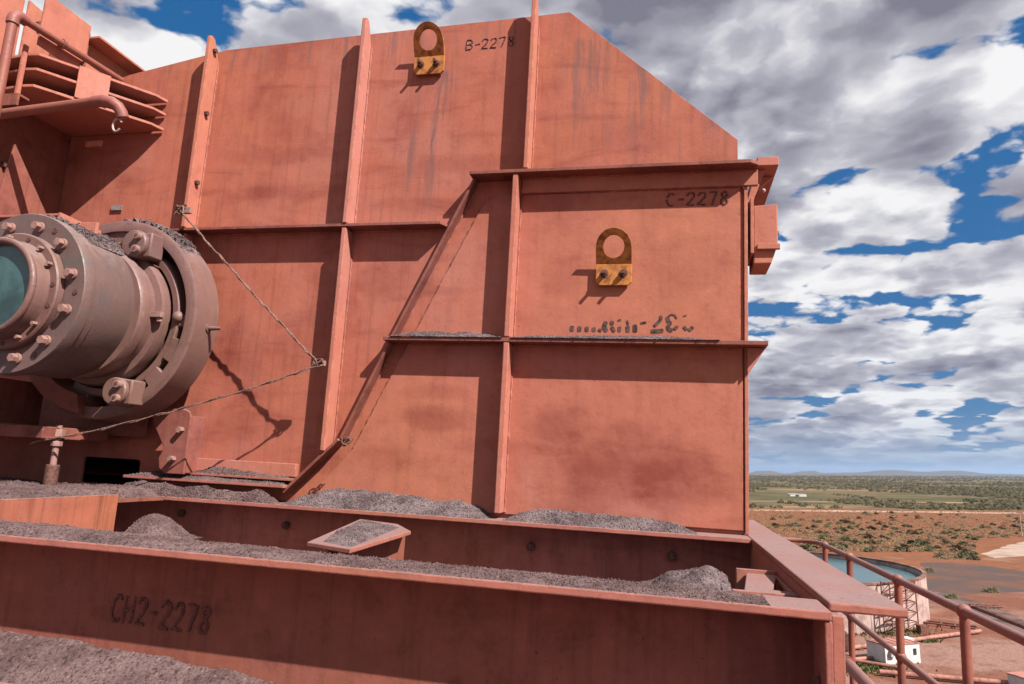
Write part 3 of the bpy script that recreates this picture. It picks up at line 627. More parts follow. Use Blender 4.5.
# cradle below and channel above
dv.part('cradle_plate', MB().prism([(AR[0] + r_ * math.cos(R(q)), AR[1] + r_ * math.sin(R(q))) for r_, qs in ((0.60, range(-150, -94, 10)), (0.74, range(-95, -151, -10))) for q in qs], 'y', 4.32, 4.58), M['web'], 0.006)
dv.part('cradle_rib', MB().box(-4.80, -4.765, 3.95, 4.5, 0.10, 0.42), M['web'], 0.005)
dv.part('base_plate', MB().box(-7.0, -4.30, 4.10, 4.70, 0.00, 0.085), M['web'], 0.006)
dv.part('foot_block', MB().box(-7.0, -4.72, 4.02, 4.10, -0.02, 0.26), M['web'], 0.005)
dv.part('back_plate', MB().box(-7.0, -4.02, YP - 0.10, YP - 0.075, 0.05, 0.42), M['web'], 0.005)
ch = dv.part('top_channel', MB().box(-6.0, -4.33, 3.96, 4.34, 1.585, 1.605).box(-6.0, -4.33, 4.32, 4.34, 1.45, 1.584), M['rib'], 0.004)
dv.part('channel_end', MB().prism([(3.955, 1.52), (4.335, 1.47), (4.335, 1.60), (3.955, 1.61)], 'x', -4.328, -4.31), M['rib'], 0.004, parent=ch)
dv.part('channel_tab', MB().box(-4.27, -4.13, 4.10, 4.13, 1.47, 1.585), M['rib'], 0.006, parent=ch)
dv.part('channel_tab', MB().box(-4.06, -3.96, 4.42, 4.45, 1.50, 1.60), M['rib'], 0.006, parent=ch)
# jacking bolt under the cradle
jb = Thing('jacking_bolt', (-4.45, 4.25, -0.34), 'upright threaded jacking bolt with hex nuts under the drive unit', 'bolt')
jx, jy = PY(57, 440, 4.25).x, 4.25
jb.part('rod', MB().cyl((jx, jy, -0.30), (jx, jy, 0.10), 0.022, n=14), M['bolt'], smooth=True)
jb.part('nut', MB().cyl((jx, jy, 0.01), (jx, jy, 0.07), 0.05, n=6), M['bolt'], 0.004)
jb.part('nut', MB().cyl((jx, jy, -0.05), (jx, jy, -0.015), 0.04, n=6), M['bolt'], 0.004)
jb.part('sleeve', MB().cyl((jx, jy, -0.33), (jx, jy, -0.18), 0.045, n=18), M['darkbolt'], 0.005, smooth=True)
jb.part('foot_nut', MB().cyl((jx, jy, -0.36), (jx, jy, -0.33), 0.05, n=6), M['bare'], 0.004)
single('pale_tag', MB().box(PY(111, 208, 4.83).x, PY(122, 206, 4.83).x, 4.832, 4.838, PY(116, 210, 4.83).z, PY(116, 205, 4.83).z), M['bare'], PY(116, 209, 4.83),
       'small bare metal tag on the plate above the guard ring', 'tag')

# ================================================================== WIRE STROPS
def sag(a, b, n, s, seed):
    rnd = random.Random(seed); a, b = Vector(a), Vector(b); out = []
    for i in range(n + 1):
        k = i / n; p_ = a.lerp(b, k); p_.z -= s * 4 * k * (1 - k)
        p_ += Vector((rnd.uniform(-1, 1), rnd.uniform(-1, 1), rnd.uniform(-1, 1))) * 0.006; out.append(p_)
    return out
A1 = PY(180, 210, 4.58); A2 = PY(318, 363, 4.60)
def strop(name, a, b, s, seed, label, r=0.0062):
    th = Thing(name, a, label, 'cable')
    base = sag(a, b, 40, s, seed)
    for q in range(2):
        pts = []
        for i, p_ in enumerate(base):
            ph = i * 0.8 + q * math.pi; pts.append(p_ + Vector((0, math.cos(ph), math.sin(ph))) * 0.005)
        th.part('strand', MB().tube(pts, r, 7), M['rope'], smooth=True)
    return th
t1 = strop('wire_strop', A1, A2, 0.015, 1, 'thin wire strop running down from the bolted stiffener to the next')
def bundle(th, c, n, seed, rad=0.05):
    rnd = random.Random(seed)
    for q in range(n):
        pts = [Vector(c) + Vector((rnd.uniform(-1, 1) * rad, rnd.uniform(-0.4, 0.4) * rad, rnd.uniform(-1, 1) * rad * 0.8)) for _ in range(7)]
        th.part('wire_wrap', MB().tube(pts, 0.006, 6), M['rope'], smooth=True)
bundle(t1, A1, 4, 3, 0.055)
t1.part('clip', MB().box(A1.x - 0.02, A1.x + 0.09, 4.585, 4.615, A1.z - 0.025, A1.z + 0.025), M['bolt'], 0.004)
t1.part('clip', MB().box(A2.x - 0.05, A2.x + 0.05, 4.605, 4.63, A2.z - 0.02, A2.z + 0.02), M['bolt'], 0.004)
bundle(t1, A2, 4, 5, 0.04)
A3 = PY(30, 443, 4.12)
t2 = strop('wire_strop', A2 + Vector((0, -0.01, -0.02)), A3, 0.05, 2, 'slack wire strop from the second stiffener back under the drive unit', 0.0042)
A4 = PY(347, 441, 4.66)
w4 = Thing('wire_tie', A4, 'short twist of tie wire on the slanted flange', 'wire')
for q in range(3):
    w4.part('loop', MB().tube([A4 + Vector((0.035 * math.cos(R(a)) + 0.004 * q, -0.012 + 0.008 * q, 0.028 * math.sin(R(a) + q) - 0.005 * q)) for a in range(0, 300, 24)], 0.004, 6), M['rope'], smooth=True)

# ================================================================== BEAMS
ZB = -0.37
bb = Thing('base_beam', (-1.8, 4.7, -1.0), 'long red base beam under the chute with bolts along its shaded web', 'beam')
bb.part('top_flange', MB().box(-4.10, 0.478, 4.61, 5.10, ZB - 0.030, ZB - 0.002), M['flange'], 0.004)
bb.part('web', MB().box(-7.2, 0.482, 4.78, 4.80, -0.93, ZB - 0.031), M['bweb'])
bb.part('bottom_flange', MB().box(-4.08, 0.45, 4.55, 5.10, -0.96, -0.932), M['flange'], 0.004)
for px, py in ((183, 513), (287, 525), (531, 546), (672, 556)):
    c = PY(px, py, 4.78)
    bb.part('bolt', MB().cyl((c.x, 4.745, c.z), (c.x, 4.779, c.z), 0.030, n=6).cyl((c.x, 4.735, c.z), (c.x, 4.745, c.z), 0.018, n=10), M['darkbolt'], 0.003)
nb = Thing('channel_beam', (-1.2, 2.45, -0.95), 'near red channel beam along the bottom with welded number', 'beam')
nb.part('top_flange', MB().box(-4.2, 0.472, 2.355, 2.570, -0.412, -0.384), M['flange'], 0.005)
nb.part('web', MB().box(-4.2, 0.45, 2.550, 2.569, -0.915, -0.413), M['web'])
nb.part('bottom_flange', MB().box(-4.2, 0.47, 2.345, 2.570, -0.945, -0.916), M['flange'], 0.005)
ep = nb.part('end_plate', MB().box(0.452, 0.474, 2.360, 2.549, -0.914, -0.414), M['flange'], 0.004)
nb.part('bolt', MB().cyl((0.425, 2.45, -0.62), (0.451, 2.45, -0.62), 0.028, n=6), M['darkbolt'], 0.003, parent=ep)
p0 = PY(110, 620, 2.55)
for l_ in lettering('CH2-2278', (p0.x, p0.z), 0.0595, 0.098, 2.5485, 0.0066, 0.045, 0.0, 0.10, drop=0.02): nb.part('letter', l_, M['letter2'])
cb = Thing('cross_beam', (0.6, 4.2, -1.0), 'red cross beam with a wide flat dusty top plate running away at right', 'beam')
cb.part('top_plate', MB().box(0.480, 0.705, 2.440, 6.60, -0.398, -0.370), M['flange'], 0.006)
cb.part('web', MB().box(0.484, 0.507, 2.434, 6.60, -1.0, -0.399), M['flange'], 0.003)
cb.part('end_plate', MB().box(0.480, 0.517, 2.405, 2.432, -1.0, -0.402), M['flange'], 0.004)
pk = Thing('pocket_plates', (0.3, 3.1, -0.6), 'small red pocket plates boxed in beside the cross beam', 'bracket')
for (y0, y1, z, x0) in ((2.60, 2.96, -0.448, 0.215), (3.02, 3.55, -0.440, 0.285)):
    pk.part('pocket_plate', MB().plate([(x0, y0), (0.478, y0), (0.478, y1), (x0 + 0.06, y1)], [[(0.40, y0 + 0.07), (0.465, y0 + 0.05), (0.465, y1 - 0.08)]], 'z', z - 0.02, z), M['flange'], 0.004)
pk.part('pocket_wall', MB().box(0.235, 0.478, 2.965, 2.99, -0.80, -0.435), M['flange'], 0.003)
pk.part('pocket_wall', MB().box(0.30, 0.478, 3.555, 3.58, -0.80, -0.425), M['flange'], 0.003)
sb = Thing('stub_beam', (-1.62, 3.9, -0.8), 'short red stub beam with dusty top jutting between the two beams', 'beam')
SBQ = [PZ(*q, -0.418) for q in ((307, 542), (350, 549), (411, 531), (398, 524), (360, 519))]
sb.part('top_flange', MB().prism([(q.x, q.y) for q in SBQ], 'z', -0.440, -0.418), M['flange'], 0.004)
wa = (SBQ[0] + SBQ[1]) / 2; wb = (SBQ[2] + SBQ[3]) / 2
sb.part('web', MB().hexa([(wa.x - .012, wa.y + .03, -0.80), (wa.x + .012, wa.y + .03, -0.80), (wb.x + .012, wb.y, -0.80), (wb.x - .012, wb.y, -0.80)],
                        [(wa.x - .012, wa.y + .03, -0.441), (wa.x + .012, wa.y + .03, -0.441), (wb.x + .012, wb.y, -0.441), (wb.x - .012, wb.y, -0.441)]), M['web'])
sb.part('bottom_flange', MB().box(-1.75, -1.45, 3.12, 4.54, -0.822, -0.801), M['flange'])
# oblique trough side at lower left and the deck between the beams
q0 = PZ(-6, 500, -0.345); q1 = PZ(119, 494.5, -0.345)
dirn = (q1 - q0); dirn.normalize(); q0b = q0 - dirn * 1.4
tr = Thing('trough_side', (q1.x, q1.y, -0.8), 'streaked orange red upright plate at lower left below the drive unit', 'plate')
nrm = Vector((-dirn.y, dirn.x, 0)) * 0.022
tr.part('side_plate', MB().hexa([Vector((q.x, q.y, z)) for q, z in ((q0b, -0.85), (q1, -0.85), (q1, -0.345), (q0b, -0.345))],
                               [Vector((q.x, q.y, z)) + nrm for q, z in ((q0b, -0.85), (q1, -0.85), (q1, -0.345), (q0b, -0.345))]),
        steel('streaked_steel', c_main=(0.44, 0.138, 0.085), c_dark=(0.27, 0.075, 0.052), streak=1.0, blot=0.6), 0.003)
tr.part('trough_floor', MB().prism([(q0b.x, q0b.y + 0.03), (q1.x - 0.01, q1.y + 0.03), (q1.x - 0.01, 4.60), (-4.11, 4.60), (-4.11, 4.845), (-7.0, 4.845)], 'z', -0.40, -0.374), M['web'])
tr.part('end_cleat', MB().box(q1.x + 0.03, q1.x + 0.32, 4.20, 4.55, -0.66, -0.64), M['flange'], 0.003)
dk = single('deck_plate', MB().box(-7.0, 0.478, 2.572, 4.547, -0.99, -0.962), M['dustr'], (-2, 3.6, -0.99), 'dusty red deck plate bouncing light up between the two long beams', 'deck')  # dust finish added to bounce light onto the base beam web

# ================================================================== ORE DUST
def hnoise(x, y, s, seed, oct=4):
    return mnoise.fractal(Vector((x * s + seed * 7.3, y * s - seed * 3.1, seed)), 0.9, 2.0, oct)
def mound(name, x0, x1, yb, yf, zbase, hfun, label, mat='dust', nx=None, ny=14, seed=1, rough=0.012, peb=400, psize=(0.003, 0.009), shape='wall', quad=None, lump=0.16):
    """loose fines; shape 'wall' = banked against something at yb, 'bed' = lying flat, 'heap' = free heap"""
    mb = MB(); nx = nx or int((x1 - x0) / 0.013)
    def zed(u, v):
        x = x0 + (x1 - x0) * u; y = yb + (yf - yb) * v
        if quad:   # (left back, right back, right front, left front)
            a_ = [(quad[0][k] * (1 - u) + quad[1][k] * u) * (1 - v) + (quad[3][k] * (1 - u) + quad[2][k] * u) * v for k in (0, 1)]; x, y = a_
        h = hfun(u)
        if shape == 'wall': sh = max(0.0, (1 - v)) ** 0.85
        elif shape == 'bed': sh = min(1, 6 * (1 - v)) * min(1, 8 * v + 0.3)
        else: sh = math.sin(math.pi * min(1, max(0, v))) ** 0.8
        e = min(1, u * 40, (1 - u) * 40)
        z = zbase + e * (h * sh * (1 + lump * hnoise(x, y, 7, seed, 3)) + rough * sh ** 0.5 * (hnoise(x, y, 30, seed + 2, 2) * 0.35 + hnoise(x, y, 120, seed + 4, 2) * 0.3))
        return x, y, max(zbase - 0.0015, z)
    for i in range(nx + 1):
        for j in range(ny + 1):
            mb.v.append(zed(i / nx, j / ny))
    for i in range(nx):
        for j in range(ny):
            a = i * (ny + 1) + j; mb.f.append((a, a + ny + 1, a + ny + 2, a + 1))
    rnd = random.Random(seed)
    for q in range(peb):
        u, v = rnd.random(), rnd.random() ** 0.8
        x, y, z = zed(u, v); r = rnd.uniform(*psize)
        k = [rnd.uniform(0.6, 1.3) for _ in range(6)]
        mb.add([(x + r * k[0], y, z), (x - r * k[1], y, z), (x, y + r * k[2], z), (x, y - r * k[3], z), (x, y, z + r * k[4]), (x, y, z - r * k[5])],
               [(0, 2, 4), (2, 1, 4), (1, 3, 4), (3, 0, 4), (2, 0, 5), (1, 2, 5), (3, 1, 5), (0, 3, 5)])
    return single(name, mb, M[mat], ((x0 + x1) / 2, (yb + yf) / 2, zbase), label, 'ore dust', smooth=False, kind='stuff')
def bumpy(vals):
    def f(u):
        t = u * (len(vals) - 1); i = min(int(t), len(vals) - 2); k = t - i; k = k * k * (3 - 2 * k)
        return vals[i] * (1 - k) + vals[i + 1] * k
    return f
mound('ore_dust', -2.72, -1.20, YP - 0.014, 4.625, ZB - 0.002, bumpy([0.03, 0.08, 0.12, 0.135, 0.13, 0.125, 0.115, 0.10, 0.085, 0.095, 0.08, 0.02]), 'grey ore dust banked under the left half of the lower panel', seed=2, peb=1800)
mound('ore_dust', -1.09, 0.16, YP - 0.014, 4.63, ZB - 0.002, bumpy([0.02, 0.065, 0.08, 0.078, 0.068, 0.068, 0.062, 0.05, 0.0]), 'grey ore dust banked under the right half of the lower panel', seed=3, peb=1400)
mound('ore_dust', -4.08, -2.74, YP - 0.18, 4.615, ZB - 0.002, bumpy([0.08, 0.10, 0.09, 0.075, 0.09, 0.07, 0.06, 0.08, 0.03]), 'reddish ore dust lying along the beam flange below the foot ledge', mat='dustr', seed=4, peb=1100)
mound('ore_dust', -4.08, -2.76, YP - 0.01, YP - 0.168, -0.240, bumpy([0.02, 0.045, 0.03, 0.045, 0.03, 0.03, 0.02]), 'reddish ore dust on the long foot ledge', mat='dustr', seed=5, peb=700, ny=8)
mound('ore_dust', -3.55, -2.76, YP - 0.052, YP - 0.098, -0.192, bumpy([0.01, 0.05, 0.045, 0.03, 0.015, 0.01]), 'thin ore dust on the short foot ledge', mat='dustr', seed=6, peb=300, ny=5)
mound('ore_dust', -2.02, -1.175, YP - 0.014, YP - 0.15, 0.872, bumpy([0.03, 0.06, 0.065, 0.05, 0.055, 0.045, 0.015]), 'ore dust on the shelf left of the upright bar', seed=7, peb=700, ny=8)
mound('ore_dust', -1.115, 0.30, YP - 0.014, YP - 0.15, 0.872, bumpy([0.03, 0.04, 0.035, 0.045, 0.04, 0.045, 0.035, 0.0]), 'ore dust on the shelf below the stencil letters', seed=8, peb=900, ny=8)
mound('ore_dust', -4.2, 0.30, 2.568, 2.36, -0.384, bumpy([0.045, 0.05, 0.045, 0.042, 0.04, 0.034, 0.028, 0.03, 0.024, 0.02, 0.016, 0.018, 0.012, 0.012, 0.010, 0.010, 0.010, 0.008, 0.006, 0.002]),
      'ore dust and grit along the top of the near channel beam', mat='dustr', seed=9, peb=6000, psize=(0.002, 0.0055), shape='bed', nx=700, ny=18, rough=0.010)
mound('ore_dust', -4.2, -0.6, 2.549, 2.35, -0.916, bumpy([0.14, 0.13, 0.125, 0.13, 0.12, 0.115, 0.10, 0.085, 0.06, 0.03, 0.0]), 'caked ore dust banked in the bottom of the near channel beam', mat='dustr', seed=10, peb=2600, psize=(0.002, 0.006), nx=420, rough=0.012)
mound('ore_dust', -1.2, 0.33, 4.77, 3.1, -0.86, bumpy([0.0, 0.03, 0.05, 0.08, 0.12, 0.17, 0.22, 0.27, 0.33, 0.38, 0.33]), 'grey ore dust heap in the corner by the cross beam', seed=11, peb=1500, shape='heap', ny=90, lump=0.08)
mound('ore_dust', -7.0, -3.65, 4.84, 4.2, -0.374, bumpy([0.05, 0.06, 0.06, 0.07, 0.06, 0.06, 0.05, 0.055, 0.065, 0.05]), 'reddish ore dust bed below the drive unit', mat='dustr', seed=12, peb=2500, shape='bed', ny=40,
      quad=[(-6.9, 4.84), (-3.66, 4.60), (q1.x - 0.02, q1.y + 0.03), (q0b.x, q0b.y + 0.03)])
mound('ore_dust', q1.x + 0.03, q1.x + 0.36, 4.60, 4.15, -0.64, bumpy([0.13, 0.16, 0.15, 0.11, 0.04, 0.0]), 'small ore dust heap on the cleat beside the upright plate', mat='dustr', seed=13, peb=600, shape='heap', ny=40, lump=0.12)
mound('ore_dust', -1.7, -1.5, 4.7, 3.1, -0.418, bumpy([0.004, 0.016, 0.022, 0.018, 0.012, 0.016, 0.003]), 'ore dust on top of the stub beam', seed=14, peb=400, shape='bed', ny=24, nx=60,
      quad=[(SBQ[0].x * .97 + .0 * SBQ[1].x, SBQ[0].y + .06), (SBQ[4].x + .04, SBQ[4].y - .05), ((SBQ[2].x + SBQ[3].x) / 2 - .02, (SBQ[2].y + SBQ[3].y) / 2 - .03), (SBQ[1].x - .02, SBQ[1].y + .05)])
def dust_cap(c, r0, y0, y1, a0, a1, th, label, seed, peb=900):
    mb = MB(); n, m = 90, 26; rnd = random.Random(seed)
    def at_(i, j):
        a = a0 + (a1 - a0) * i; y = y0 + (y1 - y0) * j
        e = min(1, i * 5, (1 - i) * 5) ; k = hnoise(math.cos(a) * r0, y, 6, seed, 3)
        h = th * e * max(0, 0.55 + 1.1 * k + 0.5 * math.sin(a) - 0.25) + 0.006 * hnoise(math.cos(a) * r0, y, 60, seed, 2) - 0.004 * (1 - e)
        return (c[0] + (r0 + h) * math.cos(R(a)), y, c[1] + (r0 + h) * math.sin(R(a)))
    for i in range(n + 1):
        for j in range(m + 1): mb.v.append(at_(i / n, j / m))
    for i in range(n):
        for j in range(m): q = i * (m + 1) + j; mb.f.append((q, q + m + 1, q + m + 2, q + 1))
    for q in range(peb):
        x, y, z = at_(rnd.random(), rnd.random()); r = rnd.uniform(0.003, 0.010)
        mb.add([(x + r, y, z), (x - r, y, z), (x, y + r, z), (x, y - r, z), (x, y, z + r), (x, y, z - r)], [(0, 2, 4), (2, 1, 4), (1, 3, 4), (3, 0, 4), (2, 0, 5), (1, 2, 5), (3, 1, 5), (0, 3, 5)])
    return single('ore_dust', mb, M['dust'], (c[0], (y0 + y1) / 2, c[1] + r0), label, 'ore dust', kind='stuff')
dust_cap(AX, 0.535, 3.79, 4.20, 48, 118, 0.035, 'ore dust caked over the top of the drum', 15)
dust_cap(AR, 0.768, 4.40, 4.64, 40, 100, 0.030, 'ore dust caked along the shoulder of the guard ring', 16)

# ================================================================== HANDRAIL at right
K = 0.70
hx = 1.56
posts = [8.05, 7.01, 5.61, 4.45]
hr = Thing('handrail', (hx, 4.2, -2.3), 'red pipe handrail with ball fittings beside the cross beam', 'handrail')
ztop, zmid, zlow = -0.66, -1.17, -1.56
def top_z(y): return ztop
for y in posts:
    po = hr.part('post', MB().tube([(hx, y, -2.3), (hx, y, ztop)], 0.026, 14), M['pipe'], smooth=True)
    hr.part('ball_fitting', MB().sphere((hx, y, ztop), 0.040, 16, 10), M['pipe'], smooth=True, parent=po)
    hr.part('ball_fitting', MB().sphere((hx, y, zmid), 0.037, 16, 10), M['pipe'], smooth=True, parent=po)
hr.part('top_rail', MB().tube([(0.60, 8.45, ztop), (1.25, 8.45, ztop)] + [(hx - 0.25 + 0.25 * math.sin(R(a)), 8.45 - 0.25 + 0.25 * math.cos(R(a)), ztop) for a in range(0, 91, 15)] + [(hx, 0.9, ztop)], 0.025, 14), M['pipe'], smooth=True)
hr.part('mid_rail', MB().tube([(hx, 8.05, zmid), (hx, 0.9, zmid)], 0.023, 14), M['pipe'], smooth=True)
hr.part('low_rail', MB().tube([(hx - 0.04, 7.0, zlow), (hx - 0.04, 1.8, zlow)], 0.05, 14), M['pipe'], smooth=True)
hr.part('low_collar', MB().tube([(hx - 0.04, 7.10, zlow), (hx - 0.04, 6.98, zlow)], 0.065, 14), M['pipe'], smooth=True)
hr.part('pipe_clamp', MB().box(hx - 0.12, hx - 0.035, 6.96, 7.06, -1.45, -1.30), M['darkbolt'], 0.01)
single('walkway', MB().box(0.74, 1.62, 0.9, 8.6, -2.36, -2.3), M['web'], (1.2, 3.6, -2.36), 'narrow steel walkway under the handrail', 'walkway')

# ================================================================== LANDSCAPE (world frame, z = 0 on the plain)
def ground_mat():
    m, t, b = new_mat('red_plain'); co = t.n('ShaderNodeTexCoord').outputs['Object']; s = t.sep(co)
    wob = t.math('MULTIPLY', t.math('SUBTRACT', t.noise(t.mapping(co, (0.004, 0.012, 1)), 1.0, 4, 0.6), 0.5), 260)
    d = t.math('ADD', s[1], wob)
    n1 = t.noise(co, 0.05, 6, 0.62); n2 = t.noise(co, 0.35, 6, 0.65); n3 = t.noise(t.mapping(co, (0.0016, 0.006, 1)), 1.0, 6, 0.62)
    yard = t.mix(t.ramp(n1, 0.42, 0.58), (0.23, 0.092, 0.060), (0.33, 0.185, 0.150))
    yard = t.mix(t.ramp(n2, 0.50, 0.72, 0, 0.6), yard, (0.13, 0.055, 0.038))
    red = t.mix(t.ramp(n1, 0.42, 0.62), (0.30, 0.108, 0.052), (0.235, 0.088, 0.043))
    red = t.mix(t.ramp(n2, 0.46, 0.62, 0, 0.75), red, (0.16, 0.085, 0.045))
    red = t.mix(t.ramp(n1, 0.56, 0.68, 0, 0.7), red, (0.36, 0.19, 0.12))
    grn = t.mix(t.ramp(n3, 0.40, 0.58), (0.105, 0.098, 0.046), (0.22, 0.150, 0.080))
    grn = t.mix(t.ramp(n3, 0.57, 0.66), grn, (0.40, 0.255, 0.165))
    grn = t.mix(t.ramp(t.noise(t.mapping(co, (0.02, 0.05, 1)), 1.0, 5, 0.65), 0.48, 0.62, 0, 0.75), grn, (0.050, 0.052, 0.025))
    c = t.mix(t.ramp(d, 120, 190), yard, red)
    c = t.mix(t.ramp(d, 395, 520), c, grn)
    paint(t, b, c); t.put(b, 'Roughness', 0.95); t.put(b, 'Specular IOR Level', 0.1)
    bump(t, b, t.math('ADD', n2, t.noise(co, 1.6, 4, 0.6)), 0.5, 0.4); return m
M['ground'] = ground_mat()
mb = MB(); NR = 64
rr = [0, 30, 80, 160, 320, 700, 1500, 3500, 8000, 18000, 45000]
mb.v.append((0, 0, 0))
for r in rr[1:]:
    for i in range(NR): mb.v.append((r * math.cos(2 * math.pi * i / NR), r * math.sin(2 * math.pi * i / NR), 0))
for i in range(NR): mb.f.append((0, 1 + i, 1 + (i + 1) % NR))
for k in range(len(rr) - 2):
    for i in range(NR): mb.f.append((1 + k * NR + i, 1 + (k + 1) * NR + i, 1 + (k + 1) * NR + (i + 1) % NR, 1 + k * NR + (i + 1) % NR))
single('ground', mb, M['ground'], (0, 0, 0), 'red earth plain with scrub running to the horizon', 'ground', frame='W', kind='structure')
def sheet(name, pix, z, mat, label, cat, sub=10):
    pts = [G(a, b_, z) for a, b_ in pix]; c = sum(pts, Vector()) / len(pts)
    n = len(pts); rnd = random.Random(name); fine = []
    for i in range(n):
        a, b_ = pts[i], pts[(i + 1) % n]
        for k in range(sub):
            q = a.lerp(b_, k / sub); amp = min(2.2, (b_ - a).length * 0.02)
            fine.append((q.x + rnd.uniform(-amp, amp), q.y + rnd.uniform(-amp, amp)))
    return single(name, MB().plate(fine, [], 'z', z, z - 0.002), mat, c, label, cat, frame='W', kind='structure')
sheet('tailings_bed', [(926, 562), (975, 564), (1030, 572), (1060, 590), (1024, 592), (985, 593), (942, 598), (920, 584)], 0.008, plain('dark_tailings', (0.085, 0.062, 0.058), 0.95, 0.6, 0.09, c2=(0.20, 0.090, 0.058), spec=0.1), 'dark grey tailings bed beyond the tank', 'ground')
sheet('haul_road', [(930, 590), (985, 603), (1024, 620), (1070, 640), (1070, 668), (1015, 640), (975, 618), (925, 600)], 0.016, plain('haul_road_surface', (0.165, 0.100, 0.090), 0.95, 0.35, 0.2), 'grey dusty haul road curving in from the right', 'road')
sheet('gravel_pad', [(982, 554), (1005, 546), (1030, 540), (1080, 540), (1080, 560), (1024, 556), (995, 558)], 0.012, plain('pale_gravel', (0.46, 0.33, 0.26), 0.9, 0.2, 0.15), 'pale gravel pad at the right edge', 'pad')
def strip(name, y0, y1, w, mat, label, z=0.02):
    pts = []; n = 60
    a0, a1 = 560, 1250
    up = []; lo = []
    for i in range(n + 1):
        px = a0 + (a1 - a0) * i / n; c = G(px, y0 + (y1 - y0) * i / n, z); dd = 0.5 * w * (0.75 + 0.5 * hnoise(i * 0.2, 0, 1, 5))
        up.append((c.x, c.y + dd)); lo.append((c.x, c.y - dd))
    return single(name, MB().plate(up + lo[::-1], [], 'z', z, z - 0.003), mat, (100, 400, 0), label, 'road', frame='W', kind='structure')
strip('dirt_road', 508.0, 515.5, 22, plain('pale_dirt', (0.52, 0.30, 0.215), 0.95, 0.2, 0.05), 'pale pink dirt road crossing the plain')
strip('far_track', 499.5, 505.0, 14, plain('tan_dirt', (0.42, 0.27, 0.17), 0.95, 0.2, 0.03), 'thin tan track farther out on the plain')

# tank
TC = G(772, 609 - 2, 0.0); TR = 0.19 * 117.0; 
ta = G(919, 609, 0.0)
TC = Vector((ta.x - TR * 0.985, ta.y + 3.5, 0)); TH = 6.7
tk = Thing('water_tank', TC, 'large round pale tank full of teal water behind the handrail', 'tank', frame='W')
def ring_panel(r0, r1, z0, z1, a0, a1, n=4):
    mb = MB(); 
    for i in range(n + 1):
        a = a0 + (a1 - a0) * i / n
        for r, z in ((r0, z0), (r1, z0), (r1, z1), (r0, z1)): mb.v.append((TC.x + r * math.cos(a), TC.y + r * math.sin(a), z))
    for i in range(n):
        for q in range(4): mb.f.append((i * 4 + q, i * 4 + (q + 1) % 4, i * 4 + 4 + (q + 1) % 4, i * 4 + 4 + q))
    mb.f += [(0, 1, 2, 3), (n * 4 + 3, n * 4 + 2, n * 4 + 1, n * 4)]
    return mb
wm = plain('tank_wall_concrete', (0.50, 0.36, 0.33), 0.85, 0.22, 0.5, c2=(0.36, 0.22, 0.19))
NP = 56
for i in range(NP):
    a0 = 2 * math.pi * i / NP; a1 = 2 * math.pi * (i + 1) / NP - 0.0035
    tk.part('wall_panel', ring_panel(TR - 0.35, TR, 0.0, TH - 0.26, a0, a1), wm)
tk.part('wall_core', ring_panel(TR - 0.45, TR - 0.06, 0.0, TH - 0.3, 0, 2 * math.pi, 96), wm)
tk.part('rim', ring_panel(TR - 0.5, TR + 0.12, TH - 0.26, TH, 0, 2 * math.pi, 96), plain('tank_rim', (0.26, 0.13, 0.10), 0.8, 0.3, 0.5))
def water_mat():
    m, t, b = new_mat('tank_water'); co = t.n('ShaderNodeTexCoord').outputs['Object']
    n = t.noise(t.mapping(co, (0.3, 0.9, 1)), 1.0, 5, 0.6)
    paint(t, b, t.mix(t.ramp(n, 0.4, 0.65), (0.05, 0.125, 0.15), (0.08, 0.165, 0.185))); t.put(b, 'Roughness', 0.22); t.put(b, 'Specular IOR Level', 0.4)
    bump(t, b, n, 0.25, 0.25); return m
w = MB(); w.prism([(TC.x + (TR - 0.46) * math.cos(2 * math.pi * i / 96), TC.y + (TR - 0.46) * math.sin(2 * math.pi * i / 96)) for i in range(96)], 'z', TH - 1.5, TH - 0.9)
tk.part('water', w, water_mat())
# access tower on its near right flank
tm = plain('tower_steel', (0.22, 0.085, 0.06), 0.7, 0.3, 3)
def on_tank(px): # azimuth on the near wall at that picture column
    best = None
    for k in range(-900, 200):
        a = R(k / 10); q = Vector((TC.x + (TR + 1.4) * math.cos(a), TC.y + (TR + 1.4) * math.sin(a), 0))
        cl = RW.transposed() @ (q - Vector((0, 0, CAMZ))); x = CX + FPX * cl.x / -cl.z
        e = abs(x - px)
        if best is None or e < best[0]: best = (e, a)
    return best[1]
aa, ab = on_tank(890), on_tank(915)
corners = [Vector((TC.x + r * math.cos(a), TC.y + r * math.sin(a), 0)) for a in (aa, ab) for r in (TR + 0.5, TR + 2.0)]
tw = MB()
for c in corners: tw.tube([c, c + Vector((0, 0, TH + 0.3))], 0.09, 6)
for k in range(6):
    z0 = TH * k / 5 + 0.1
    for (i, j) in ((0, 2), (1, 3), (0, 1), (2, 3)):
        tw.tube([corners[i] + Vector((0, 0, z0)), corners[j] + Vector((0, 0, z0))], 0.06, 6)
        if k < 5: tw.tube([corners[i] + Vector((0, 0, z0)), corners[j] + Vector((0, 0, z0 + TH / 5))], 0.05, 6)
    if k < 5:
        mid = (corners[1] + corners[3]) / 2
        tw.tube([corners[3] + Vector((0, 0, z0)), mid + Vector((0, 0, z0 + TH / 10))], 0.05, 6)
to = tk.part('access_tower', tw, tm)
tk.part('pipe_stand', MB().box(corners[3].x - 0.5, corners[3].x + 0.7, corners[3].y - 1.4, corners[3].y - 0.2, 0, 1.2), tm)
